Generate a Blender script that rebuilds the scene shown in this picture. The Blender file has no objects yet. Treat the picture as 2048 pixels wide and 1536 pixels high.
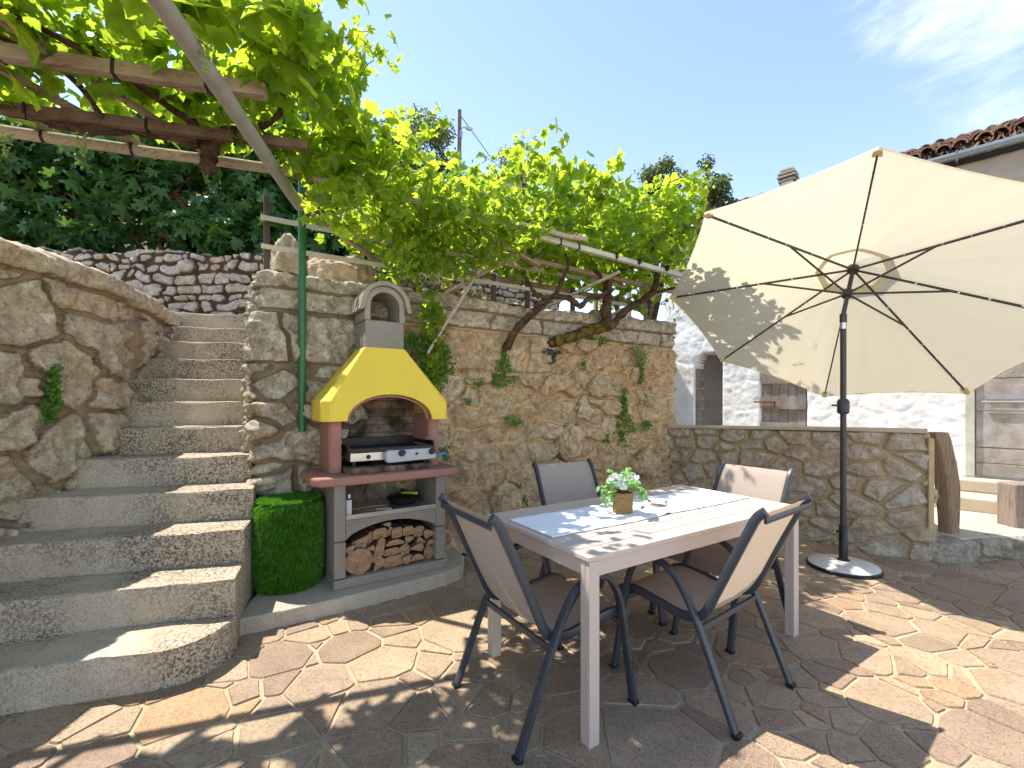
import bpy, bmesh, math, random
import numpy as np
from mathutils import Vector, Matrix
R = math.radians
rng = np.random.default_rng(7)
random.seed(7)
scene = bpy.context.scene
COL = scene.collection

# ---------------------------------------------------------------- camera
F = 910.0; HC = 1.335                      # focal length in photo pixels, camera height
cam = bpy.data.cameras.new('camera'); cam.sensor_width = 36.0
cam.lens = 36.0 * F / 2048.0
cam.shift_y = (803 - 768) / 2048.0
cam.clip_start = 0.05; cam.clip_end = 3000
co = bpy.data.objects.new('camera', cam); COL.objects.link(co)
co.location = (0, 0, HC); co.rotation_euler = (R(90), 0, 0)
scene.camera = co
# ---------------------------------------------------------------- light
SUN = Vector((-0.457, 0.21, 1.0)).normalized()
SKY_STRENGTH = 0.15; SUN_STRENGTH = 2.45; EXPOSURE = 1.84
w = bpy.data.worlds.new("World"); scene.world = w; w.use_nodes = True
nt = w.node_tree; nt.nodes.clear()
def N(t, typ, **kw):
    n = t.nodes.new(typ)
    for k, v in kw.items():
        if k.startswith('i_'): n.inputs[k[2:].replace('_', ' ')].default_value = v
        else: setattr(n, k, v)
    return n
out = N(nt, 'ShaderNodeOutputWorld'); bg = N(nt, 'ShaderNodeBackground')
sky = N(nt, 'ShaderNodeTexSky', sky_type='NISHITA', sun_disc=False)
sky.sun_elevation = math.asin(SUN.z); sky.sun_rotation = math.atan2(SUN.x, SUN.y)
sky.altitude = 900; sky.air_density = 0.80; sky.dust_density = 0.15; sky.ozone_density = 1.2
tc = N(nt, 'ShaderNodeTexCoord'); mp = N(nt, 'ShaderNodeMapping')
mp.inputs['Scale'].default_value = (1.0, 1.0, 2.4); mp.inputs['Location'].default_value = (3.1, 0.4, 0.7)
nz = N(nt, 'ShaderNodeTexNoise', i_Scale=3.2, i_Detail=9.0, i_Roughness=0.62, i_Distortion=0.35)
dotn = N(nt, 'ShaderNodeVectorMath', operation='DOT_PRODUCT')
dotn.inputs[1].default_value = Vector((1.25, 1.0, 0.93)).normalized()
mr = N(nt, 'ShaderNodeMapRange', i_From_Min=0.955, i_From_Max=1.0, i_To_Min=-0.26, i_To_Max=0.13)
ad = N(nt, 'ShaderNodeMath', operation='ADD')
mr2 = N(nt, 'ShaderNodeMapRange', i_From_Min=0.445, i_From_Max=0.82)
mr2.interpolation_type = 'SMOOTHSTEP'
mx = N(nt, 'ShaderNodeMix', data_type='RGBA'); mx.inputs['B'].default_value = (3.2, 3.6, 4.0, 1)
L = nt.links.new
L(tc.outputs['Generated'], mp.inputs['Vector']); L(mp.outputs[0], nz.inputs['Vector'])
L(tc.outputs['Generated'], dotn.inputs[0]); L(dotn.outputs['Value'], mr.inputs['Value'])
L(nz.outputs['Fac'], ad.inputs[0]); L(mr.outputs[0], ad.inputs[1]); L(ad.outputs[0], mr2.inputs['Value'])
L(mr2.outputs[0], mx.inputs['Factor']); L(sky.outputs[0], mx.inputs['A'])
tint = N(nt, 'ShaderNodeMix', data_type='RGBA', blend_type='MULTIPLY'); tint.inputs['Factor'].default_value = 1.0; tint.inputs['B'].default_value = (1.02, .90, .80, 1)
L(mx.outputs['Result'], tint.inputs['A']); L(tint.outputs['Result'], bg.inputs['Color']); bg.inputs['Strength'].default_value = SKY_STRENGTH
L(bg.outputs[0], out.inputs[0])
sl = bpy.data.lights.new('sun', 'SUN'); sl.energy = SUN_STRENGTH; sl.angle = R(0.53); sl.color = (1.0, 0.955, 0.885)
so = bpy.data.objects.new('sun', sl); COL.objects.link(so); so.location = (-5, 3, 12)
so.rotation_euler = (-SUN).to_track_quat('-Z', 'Y').to_euler()
vs = scene.view_settings
vs.view_transform = 'Standard'; vs.look = 'None'; vs.gamma = 1.0; vs.exposure = EXPOSURE; vs.use_curve_mapping = False
scene.cycles.max_bounces = 8; scene.cycles.transparent_max_bounces = 8
scene.cycles.diffuse_bounces = 6; scene.cycles.transmission_bounces = 6
scene.cycles.use_denoising = True

# ---------------------------------------------------------------- materials
def srgb(r, g, b): 
    f = lambda c: ((c/255.)/12.92 if c/255. <= .04045 else ((c/255.+.055)/1.055)**2.4)
    return (f(r), f(g), f(b), 1)
class Mat:
    def __init__(s, name, rough=0.8, metal=0.0, spec=0.3):
        s.m = bpy.data.materials.new(name); s.m.use_nodes = True; s.t = s.m.node_tree
        s.b = s.t.nodes['Principled BSDF']; s.b.inputs['Roughness'].default_value = rough
        s.b.inputs['Metallic'].default_value = metal
        s.b.inputs['Specular IOR Level'].default_value = spec
        s.tc = N(s.t, 'ShaderNodeTexCoord'); s.bh = None
    def link(s, a, b): s.t.links.new(a, b)
    def noise(s, scale, detail=6, rough=.6, dist=0, stretch=None, coord='Object', off=0.):
        n = N(s.t, 'ShaderNodeTexNoise', i_Scale=scale, i_Detail=float(detail), i_Roughness=rough, i_Distortion=float(dist))
        mp = N(s.t, 'ShaderNodeMapping'); s.link(s.tc.outputs[coord], mp.inputs[0]); s.link(mp.outputs[0], n.inputs[0])
        if stretch: mp.inputs['Scale'].default_value = stretch
        mp.inputs['Location'].default_value = (off, off*.7, off*1.3)
        return n.outputs['Fac']
    def attr(s, name):
        n = N(s.t, 'ShaderNodeAttribute'); n.attribute_name = name; return n.outputs['Fac']
    def rng(s, v, a, b, c=0., d=1.):
        n = N(s.t, 'ShaderNodeMapRange', i_From_Min=float(a), i_From_Max=float(b), i_To_Min=float(c), i_To_Max=float(d))
        s.link(v, n.inputs['Value']); return n.outputs[0]
    def ramp(s, v, stops, interp='LINEAR'):
        n = N(s.t, 'ShaderNodeValToRGB'); cr = n.color_ramp; cr.interpolation = interp
        while len(cr.elements) < len(stops): cr.elements.new(0.5)
        for e, (p, c) in zip(cr.elements, stops): e.position = p; e.color = c
        s.link(v, n.inputs[0]); return n.outputs[0]
    def mix(s, f, a, b, mode='MIX'):
        n = N(s.t, 'ShaderNodeMix', data_type='RGBA', blend_type=mode)
        for key, v in (('Factor', f), ('A', a), ('B', b)):
            if hasattr(v, 'node'): s.link(v, n.inputs[key])
            else: n.inputs[key].default_value = v
        return n.outputs['Result']
    def math(s, op, a, b=0.0):
        n = N(s.t, 'ShaderNodeMath', operation=op)
        for i, v in enumerate((a, b)):
            if hasattr(v, 'node'): s.link(v, n.inputs[i])
            else: n.inputs[i].default_value = v
        return n.outputs[0]
    def color(s, c):
        if hasattr(c, 'node'): s.link(c, s.b.inputs['Base Color'])
        else: s.b.inputs['Base Color'].default_value = c
        return s
    def bump(s, h, strength=.5, dist=.01):
        n = N(s.t, 'ShaderNodeBump', i_Strength=float(strength), i_Distance=float(dist))
        s.link(h, n.inputs['Height'])
        if s.bh: s.link(s.bh, n.inputs['Normal'])
        s.bh = n.outputs[0]; s.link(s.bh, s.b.inputs['Normal']); return s
    def trans(s, amount, tint):
        """thin cloth or leaf: part of the light passes through"""
        tr = N(s.t, 'ShaderNodeBsdfTranslucent'); ms = N(s.t, 'ShaderNodeMixShader')
        ms.inputs[0].default_value = amount
        if hasattr(tint, 'node'): s.link(tint, tr.inputs[0])
        else: tr.inputs[0].default_value = tint
        o = [n for n in s.t.nodes if n.type == 'OUTPUT_MATERIAL'][0]
        s.link(s.b.outputs[0], ms.inputs[1]); s.link(tr.outputs[0], ms.inputs[2]); s.link(ms.outputs[0], o.inputs[0])
        return s

def stone_mat(name, cols, mortar, speck=(.10, .085, .07, 1), speck_amt=.6, crust=None, rough=.92, bump=1.0, light=None, crev=.75, dk=.36, ragged=.9):
    m = Mat(name, rough, spec=.15)
    cell = m.attr('cell'); edge = m.attr('edge')
    edge = m.math('ADD', edge, m.math('MULTIPLY', m.math('SUBTRACT', m.noise(11, 8, .72, .8, off=31), .5), ragged))
    n0 = m.noise(1.3, 4, .6); n1 = m.noise(13, 9, .72, .5); n2 = m.noise(42, 6, .7, off=3); n3 = m.noise(130, 5, .75)
    k = len(cols)
    base = m.ramp(cell, [(i/(k-1), c) for i, c in enumerate(cols)])
    base = m.mix(m.rng(n0, .35, .7), base, m.mix(.55, base, cols[-1]))
    if crust: base = m.mix(m.rng(m.noise(3.1, 7, .65, .6, off=9), .50, .66), base, crust)
    if light: base = m.mix(m.rng(m.noise(6.5, 8, .7, .3, off=17), .54, .68), base, light)
    base = m.mix(m.rng(n1, .36, .64), m.mix(dk, base, (0.09, .055, .03, 1)), m.mix(.20, base, (1, .92, .78, 1)))
    base = m.mix(m.math('MULTIPLY', m.rng(n2, .54, .66), speck_amt), base, speck)
    base = m.mix(m.math('MULTIPLY', m.rng(n3, .57, .66), speck_amt*.7), base, speck)
    mcol = m.mix(m.rng(n1, .3, .7), m.mix(.25, mortar, (0.05, .04, .03, 1)), mortar)
    base = m.mix(m.rng(edge, .25, .7), mcol, base)
    cv = m.math('SUBTRACT', 1.0, m.math('MINIMUM', 1.0, m.math('MULTIPLY', m.math('ABSOLUTE', m.math('SUBTRACT', edge, .42)), 4.5)))
    base = m.mix(m.math('MULTIPLY', m.math('MULTIPLY', cv, m.rng(n0, .35, .6, .25, 1.)), crev), base, (.055, .035, .02, 1))
    m.color(base)
    h = m.math('ADD', m.math('MULTIPLY', n1, 2.2), m.math('ADD', n2, m.math('MULTIPLY', n3, .5)))
    m.bump(h, .72*bump, .022)
    return m.m

def concrete(name, c1, c2, dark, speck=.5, bump=.5, scale=1., rough=.9, patch=None, pk=(.50,.62)):
    m = Mat(name, rough, spec=.2)
    n1 = m.noise(3.2*scale, 6, .6); n2 = m.noise(70*scale, 6, .78); n3 = m.noise(170*scale, 3, .7, off=4); n4 = m.noise(1.5*scale, 5, .6, off=8)
    c = m.mix(m.rng(n1, .3, .7), c1, c2)
    if patch: c = m.mix(m.rng(m.noise(2.6*scale, 3, .5, .3, off=21), .62, .66), c, patch)
    dm = m.math('MULTIPLY', m.rng(n2, pk[0], pk[1]), m.rng(n4, .42, .60, .12, 1.))
    c = m.mix(m.math('MULTIPLY', dm, speck), c, dark)
    c = m.mix(m.math('MULTIPLY', m.rng(n3, .52, .64), speck*.7), c, dark)
    m.color(c); m.bump(m.math('ADD', n2, m.math('MULTIPLY', n3, .6)), bump, .010)
    return m.m

def paint(name, c, rough=.45, var=.12, bump=.05, scale=6, metal=0., spec=.4):
    m = Mat(name, rough, metal, spec)
    n = m.noise(scale, 6, .65)
    d = (c[0]*(1-var*2), c[1]*(1-var*2), c[2]*(1-var*2), 1)
    m.color(m.mix(m.rng(n, .3, .7), d, c))
    nn = m.noise(scale*25, 3, .6)
    m.bump(nn, bump, .004)
    m.link(m.rng(n, .3, .7, rough*.85, min(1., rough*1.2)), m.b.inputs['Roughness'])
    return m.m

def wood(name, c1, c2, dark, axis=0, scale=1., bump=.6, rough=.85, grey=None):
    m = Mat(name, rough, spec=.2)
    st = [14., 14., 14.]; st[axis] = .8
    n1 = m.noise(2.2*scale, 8, .65, .8, stretch=tuple(st)); n2 = m.noise(9*scale, 5, .7, stretch=tuple(st), off=5)
    n3 = m.noise(5*scale, 5, .6, off=3)
    c = m.mix(m.rng(n1, .3, .7), c1, c2)
    c = m.mix(m.math('MULTIPLY', m.rng(n2, .52, .66), .8), c, dark)
    if grey: c = m.mix(m.rng(n3, .42, .66), c, grey)
    m.color(c); m.bump(m.math('ADD', n1, n2), bump, .006)
    return m.m

def leaf_mat(name, lo, mid, hi, tr, amount=.5, rough=.45, spec=.35):
    m = Mat(name, rough, spec=spec)
    r = m.attr('rnd'); v = m.attr('vein')
    c = m.ramp(r, [(0, lo), (.5, mid), (1, hi)])
    n = m.noise(18, 4, .6)
    c = m.mix(m.math('MULTIPLY', m.rng(n, .45, .7), .35), c, lo)
    c = m.mix(m.math('MULTIPLY', v, .25), c, hi)
    m.color(c)
    t = m.ramp(r, [(0, (tr[0]*.55, tr[1]*.62, tr[2]*.6, 1)), (.5, (tr[0]*.8, tr[1]*.85, tr[2]*.8, 1)), (1, tr)])
    m.trans(amount, t)
    return m.m

M = {}
M['rubble'] = stone_mat('rubble_limestone', [(.76,.49,.235,1),(.84,.60,.325,1),(.80,.53,.26,1),(.86,.65,.39,1)], (.82,.56,.28,1), crust=(.72,.42,.17,1), light=(.84,.70,.50,1), speck_amt=.6, bump=1.2, crev=.8, dk=.52, ragged=2.6)
M['bigstone'] = stone_mat('big_limestone_blocks', [(.64,.49,.31,1),(.76,.60,.39,1),(.70,.54,.35,1)], (.50,.36,.22,1), crust=(.70,.49,.27,1), light=(.82,.73,.58,1), speck_amt=.65, dk=.50, ragged=1.4)
M['greystone'] = stone_mat('grey_limestone', [(.66,.54,.38,1),(.76,.64,.46,1),(.70,.59,.42,1)], (.34,.24,.14,1), crust=(.62,.46,.26,1), light=(.76,.68,.55,1), speck_amt=.8, dk=.62, ragged=1.4)
M['drystone'] = stone_mat('dry_stone', [(.50,.43,.36,1),(.62,.56,.48,1),(.56,.45,.36,1)], (.11,.065,.035,1), crust=(.40,.25,.14,1), light=(.50,.48,.46,1))
M['newstone'] = stone_mat('mortared_stone', [(.56,.42,.265,1),(.68,.56,.40,1),(.58,.40,.26,1),(.72,.62,.48,1)], (.62,.46,.26,1), crev=.4, speck_amt=.55, bump=1.1, crust=(.50,.33,.19,1), light=(.56,.50,.44,1))
M['step'] = concrete('pitted_concrete', (.62,.52,.385,1), (.55,.45,.325,1), (.10,.075,.05,1), speck=.95, bump=.6, patch=(.62,.54,.42,1), pk=(.46,.56))
M['coping'] = concrete('coping_concrete', (.32,.27,.20,1), (.38,.32,.24,1), (.08,.06,.04,1), speck=.7, bump=.8)
M['wallcap'] = concrete('sandy_coping', (.56,.48,.36,1), (.48,.39,.27,1), (.2,.15,.09,1), speck=.35, bump=.5)
M['plinth'] = concrete('plinth_concrete', (.52,.45,.36,1), (.45,.38,.29,1), (.12,.09,.065,1), speck=.5, bump=.5)
M['bbqgrey'] = concrete('grey_cast_concrete', (.33,.295,.24,1), (.29,.255,.205,1), (.14,.12,.095,1), speck=.55, bump=.45, scale=1.6, pk=(.46,.62))
M['capstone'] = concrete('light_cast_concrete', (.42,.37,.30,1), (.32,.27,.21,1), (.13,.105,.08,1), speck=.5, bump=.4, scale=1.5)
M['pink'] = concrete('pink_concrete', (.43,.21,.155,1), (.36,.18,.135,1), (.20,.09,.07,1), speck=.4, bump=.3, scale=1.6)
M['yellow'] = paint('yellow_render', (.86,.62,.065,1), .7, .03, .08, 3)
M['greenpaint'] = paint('green_enamel', (.030,.150,.045,1), .35, .15, .05, 8)
M['greymetal'] = paint('anthracite_tube', (.050,.056,.066,1), .38, .08, .02, 10)
M['sling'] = None
M['taupe'] = paint('taupe_aluminium', (.56,.455,.38,1), .5, .02, .02, 8)
M['brownpaint'] = paint('brown_painted_steel', (.10,.055,.04,1), .5, .15, .05, 10)
M['creamrail'] = paint('weathered_cream_rail', (.62,.58,.46,1), .6, .15, .1, 7)
M['galv'] = paint('galvanised_pipe', (.40,.38,.36,1), .5, .12, .1, 9, .25)
M['polewood'] = wood('grey_brown_pole', (.40,.31,.23,1), (.50,.41,.32,1), (.09,.055,.035,1))
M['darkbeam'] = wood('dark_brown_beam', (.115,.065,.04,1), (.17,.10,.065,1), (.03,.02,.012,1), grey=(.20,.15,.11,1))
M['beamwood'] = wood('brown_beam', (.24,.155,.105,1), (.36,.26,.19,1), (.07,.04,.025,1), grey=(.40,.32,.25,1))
M['post'] = wood('weathered_post', (.26,.17,.10,1), (.34,.24,.15,1), (.05,.03,.018,1), axis=2, bump=1.)
M['doorwood'] = wood('grey_weathered_boards', (.30,.25,.20,1), (.40,.34,.28,1), (.09,.065,.05,1), bump=.8, grey=(.46,.42,.38,1))
M['olddoor'] = wood('dark_weathered_boards', (.20,.155,.12,1), (.27,.22,.18,1), (.06,.045,.035,1), axis=2, bump=.8, grey=(.32,.28,.25,1))
M['bark'] = None
M['black'] = paint('black_plastic', (.015,.015,.016,1), .4, .1, .02)
M['blacksteel'] = paint('blackened_steel', (.03,.022,.016,1), .38, .25, .2, 9, .3)
M['steel'] = paint('stainless_steel', (.62,.58,.53,1), .28, .08, .03, 6, .85)
M['rust'] = paint('rusty_iron', (.16,.07,.04,1), .8, .2, .3, 20, .2)
M['panel'] = paint('light_grey_panel', (.46,.47,.47,1), .4, .03, .02)
M['blue'] = paint('blue_hose', (.05,.30,.45,1), .4, .05)
M['tan'] = paint('tan_webbing', (.66,.53,.32,1), .8, .06, .2, 20)
M['charcoal'] = paint('umbrella_rib', (.045,.040,.036,1), .4, .08, .02)
M['umbbase'] = paint('pale_grey_base', (.62,.59,.54,1), .5, .05, .05, 8)
M['zinc'] = paint('zinc_gutter', (.26,.30,.33,1), .35, .1, .04, 4, .6)
M['dirt'] = concrete('hill_earth', (.20,.15,.09,1), (.13,.12,.06,1), (.06,.05,.03,1), speck=.5, bump=1., scale=.6)
M['grout'] = concrete('sandy_grout', (.52,.41,.27,1), (.42,.32,.20,1), (.17,.12,.075,1), speck=.35, bump=.5)
M['firebrick'] = None
M['white_flower'] = paint('white_petal', (.82,.84,.78,1), .7, .05)
M['label_white'] = paint('printed_card', (.60,.58,.52,1), .6, .06)
M['tile'] = None
M['chimneywhite'] = paint('white_render', (.62,.60,.56,1), .9, .08, .4, 5)
M['greenhandle'] = paint('lime_green_grip', (.38,.50,.04,1), .4, .05)
M['brass'] = paint('yellowed_wire', (.42,.28,.08,1), .4, .1, .05, 20, .5)

def mk_sling():
    m = Mat('taupe_mesh_fabric', .75, spec=.2)
    wv = m.noise(900, 2, .5); n = m.noise(5, 4, .5)
    c = m.mix(m.rng(n, .3, .7), (.49,.405,.33,1), (.53,.44,.365,1)); c = m.mix(m.rng(wv, .4, .6), c, (.42,.345,.28,1))
    m.color(c); m.bump(wv, .3, .001); m.trans(.26, (.58,.44,.32,1)); return m.m
M['sling'] = mk_sling()
def mk_canopy():
    m = Mat('cream_polyester', .85, spec=.1)
    n = m.noise(3, 5, .6); wv = m.noise(700, 2, .5)
    m.color(m.mix(m.rng(n, .3, .7), (.56,.50,.37,1), (.61,.55,.42,1)))
    st = m.noise(7, 3, .5, 1.2, off=2)
    m.bump(st, .5, .03); m.trans(.55, (.66,.585,.42,1)); return m.m
M['canopy'] = mk_canopy()
def mk_runner():
    m = Mat('pale_grey_woven_cloth', .95, spec=.05)
    wv = m.noise(260, 3, .7); m.color(m.mix(m.rng(wv, .3, .7), (.82,.81,.83,1), (.90,.89,.91,1))); m.bump(wv, .5, .002); return m.m
M['runner'] = mk_runner()
def mk_bark():
    m = Mat('vine_bark', .95, spec=.1)
    n1 = m.noise(7, 8, .7, 1.0, stretch=(1, 1, 3)); n2 = m.noise(60, 5, .7); n3 = m.noise(2.5, 4, .6)
    c = m.mix(m.rng(n1, .35, .65), (.05,.03,.02,1), (.21,.13,.085,1)); c = m.mix(m.math('MULTIPLY', m.rng(n2, .5, .6), .5), c, (.03,.02,.012,1))
    m.color(c); m.bump(m.math('ADD', m.math('MULTIPLY', n1, 2.), n2), 1.0, .02); return m.m
M['bark'] = mk_bark()
def mk_moss():
    m = Mat('mossy_bark', 1., spec=.05)
    n1 = m.noise(16, 6, .7); n2 = m.noise(120, 4, .7)
    c = m.mix(m.rng(n1, .45, .6), (.09,.055,.035,1), (.24,.19,.03,1)); m.color(c); m.bump(m.math('ADD', n1, n2), 1., .02); return m.m
M['moss'] = mk_moss()
def mk_plaster(name, a, b, d):
    m = Mat(name, .95, spec=.1)
    n1 = m.noise(1.8, 7, .65); n2 = m.noise(14, 8, .7, .5); n3 = m.noise(60, 5, .7)
    c = m.mix(m.rng(n1, .35, .65), a, b); c = m.mix(m.math('MULTIPLY', m.rng(n2, .58, .72), .5), c, d)
    m.color(c); m.bump(m.math('ADD', m.math('MULTIPLY', n2, 2), n3), .4, .012); return m.m
M['plaster'] = mk_plaster('limewash_plaster', (.86,.84,.81,1), (.78,.75,.71,1), (.45,.36,.28,1))
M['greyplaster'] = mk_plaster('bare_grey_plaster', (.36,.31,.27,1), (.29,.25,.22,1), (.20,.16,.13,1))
def mk_brick():
    m = Mat('fire_brick', .9, spec=.1)
    br = N(m.t, 'ShaderNodeTexBrick'); br.inputs['Color1'].default_value = (.36,.25,.16,1); br.inputs['Color2'].default_value = (.30,.22,.15,1)
    br.inputs['Mortar'].default_value = (.12,.08,.05,1); br.inputs['Scale'].default_value = 1.; br.inputs['Brick Width'].default_value = .21; br.inputs['Row Height'].default_value = .062
    br.inputs['Mortar Size'].default_value = .003
    mp = N(m.t, 'ShaderNodeMapping'); mp.inputs['Rotation'].default_value = (R(90), 0, 0)
    m.link(m.tc.outputs['Object'], mp.inputs[0]); m.link(mp.outputs[0], br.inputs[0])
    n = m.noise(4, 6, .6, .3); m.color(m.mix(m.rng(n, .34, .58), br.outputs[0], (.03,.024,.018,1))); return m.m
M['firebrick'] = mk_brick()
def mk_tile():
    m = Mat('old_clay_tile', .95, spec=.1)
    r = m.attr('rnd'); c = m.ramp(r, [(0, (.16,.085,.05,1)), (.4, (.26,.13,.08,1)), (.7, (.33,.24,.17,1)), (1, (.42,.15,.08,1))])
    n = m.noise(12, 7, .7); c = m.mix(m.rng(n, .42, .64), c, (.14,.11,.085,1)); m.color(c); m.bump(n, .8, .02); return m.m
M['tile'] = mk_tile()
def mk_paver():
    m = Mat('porphyry_flagstone', .72, spec=.3)
    r = m.attr('cell')
    c = m.ramp(r, [(0, (0.240,0.151,0.092,1)), (.22, (0.324,0.214,0.128,1)), (.42, (0.456,0.323,0.184,1)), (.58, (0.360,0.245,0.144,1)), (.72, (0.492,0.360,0.208,1)), (.84, (0.276,0.177,0.108,1)), (.93, (0.384,0.224,0.120,1)), (1, (0.480,0.271,0.104,1))])
    n1 = m.noise(5, 8, .7, .5); n2 = m.noise(220, 3, .7); n3 = m.noise(80, 4, .7, off=6); n4 = m.noise(1.1, 5, .6, off=2)
    c = m.mix(m.rng(n1, .30, .72), m.mix(.40, c, (.09,.06,.045,1)), m.mix(.22, c, (.50,.37,.26,1)))
    c = m.mix(m.math('MULTIPLY', m.rng(n4, .52, .66), .35), c, (.36,.24,.12,1))
    c = m.mix(m.math('MULTIPLY', m.rng(n3, .50, .62), .55), c, (.09,.065,.05,1))
    c = m.mix(m.math('MULTIPLY', m.rng(n2, .53, .62), .6), c, (.50,.41,.33,1))
    m.color(c); m.bump(m.math('ADD', m.math('MULTIPLY', n1, 2.), n3), .35, .006); return m.m
M['paver'] = mk_paver()
def mk_log(end):
    m = Mat('log_end_grain' if end else 'log_bark', .9, spec=.1)
    if end:
        wv = N(m.t, 'ShaderNodeTexWave', wave_type='RINGS', rings_direction='Y', i_Scale=14., i_Distortion=9., i_Detail=4.)
        m.link(m.tc.outputs['Object'], wv.inputs[0]); n = m.noise(22, 7, .7)
        c = m.mix(m.rng(wv.outputs['Fac'], -.4, 1.2), (.30,.17,.09,1), (.50,.32,.18,1)); c = m.mix(m.rng(n, .42, .7), c, (.22,.12,.07,1)); m.color(c); m.bump(n, .6, .005)
    else:
        n = m.noise(25, 6, .7); m.color(m.mix(m.rng(n, .35, .65), (.09,.05,.03,1), (.20,.13,.09,1))); m.bump(n, 1., .01)
    return m.m
M['logend'] = mk_log(1); M['logbark'] = mk_log(0)
def mk_rope():
    m = Mat('seagrass_rope', .85, spec=.2)
    n = m.noise(40, 5, .7, stretch=(1, 1, 6)); m.color(m.mix(m.rng(n, .3, .7), (.20,.12,.04,1), (.46,.30,.13,1))); m.bump(n, .8, .004); return m.m
M['rope'] = mk_rope()
def mk_glass():
    m = Mat('clear_glass', .03, spec=.5); m.b.inputs['Transmission Weight'].default_value = 1.; m.b.inputs['IOR'].default_value = 1.45; m.color((.93,.95,.96,1)); return m.m
M['glass'] = mk_glass()
M['vineleaf'] = leaf_mat('vine_leaf', (.030,.090,.012,1), (.065,.155,.018,1), (.15,.28,.03,1), (.74,.88,.06,1), .60)
M['figleaf'] = leaf_mat('fig_leaf', (.016,.050,.014,1), (.034,.095,.025,1), (.065,.145,.038,1), (.14,.28,.03,1), .35)
M['treeleaf'] = leaf_mat('tree_leaf', (.035,.06,.015,1), (.065,.095,.025,1), (.10,.14,.04,1), (.25,.33,.07,1), .35)
M['wallplant'] = leaf_mat('wall_plant_leaf', (.05,.14,.018,1), (.10,.23,.03,1), (.18,.33,.045,1), (.3,.55,.05,1), .4)
M['fern'] = leaf_mat('fern_leaf', (.05,.085,.05,1), (.09,.12,.08,1), (.13,.17,.11,1), (.2,.3,.12,1), .3)
M['turf'] = leaf_mat('artificial_turf', (.03,.13,.01,1), (.09,.28,.02,1), (.22,.48,.05,1), (.25,.55,.04,1), .35, .4)
M['euca'] = leaf_mat('faux_eucalyptus', (.16,.42,.20,1), (.32,.58,.12,1), (.52,.78,.30,1), (.4,.7,.15,1), .35)
M['grape'] = paint('unripe_grape', (.20,.30,.06,1), .35, .1)

# ---------------------------------------------------------------- mesh helpers
def tagit(o, label=None, cat=None, group=None, kind=None):
    if label: o['label'] = label
    if cat: o['category'] = cat
    if group: o['group'] = group
    if kind: o['kind'] = kind
    return o
def empty(name, loc, label, cat, rz=0., group=None):
    o = bpy.data.objects.new(name, None); COL.objects.link(o); o.empty_display_size = .1
    o.location = loc; o.rotation_euler = (0, 0, rz)
    return tagit(o, label, cat, group)
def mesh_obj(name, V, Fc, mat, parent=None, smooth=False, attrs=None, world=False, bevel=0, mats=None, midx=None, seg=2):
    me = bpy.data.meshes.new(name)
    if isinstance(Fc, np.ndarray):
        V = np.asarray(V, dtype=np.float32); n = Fc.shape[1]
        me.vertices.add(len(V)); me.vertices.foreach_set('co', V.ravel())
        me.loops.add(Fc.size); me.loops.foreach_set('vertex_index', Fc.ravel().astype(np.int32))
        me.polygons.add(len(Fc)); me.polygons.foreach_set('loop_start', np.arange(0, Fc.size, n, dtype=np.int32))
        me.polygons.foreach_set('loop_total', np.full(len(Fc), n, dtype=np.int32))
        me.update(calc_edges=True)
    else:
        me.from_pydata([tuple(v) for v in V], [], Fc)
    if attrs:
        for k, a in attrs.items():
            at = me.attributes.new(k, 'FLOAT', 'POINT'); at.data.foreach_set('value', np.asarray(a, dtype=np.float32))
    for m_ in (mats or [mat]): me.materials.append(m_)
    if midx is not None: me.polygons.foreach_set('material_index', np.asarray(midx, dtype=np.int32))
    if smooth: me.polygons.foreach_set('use_smooth', np.ones(len(me.polygons), dtype=bool))
    me.validate()
    o = bpy.data.objects.new(name, me); COL.objects.link(o)
    if parent:
        o.parent = parent
        if world:
            p = parent; off = Vector((0, 0, 0))
            while p: off += p.location; p = p.parent
            o.location = -off
    if bevel:
        b = o.modifiers.new('bevel', 'BEVEL'); b.width = bevel; b.segments = seg; b.limit_method = 'ANGLE'; b.angle_limit = R(35)
    return o
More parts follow.
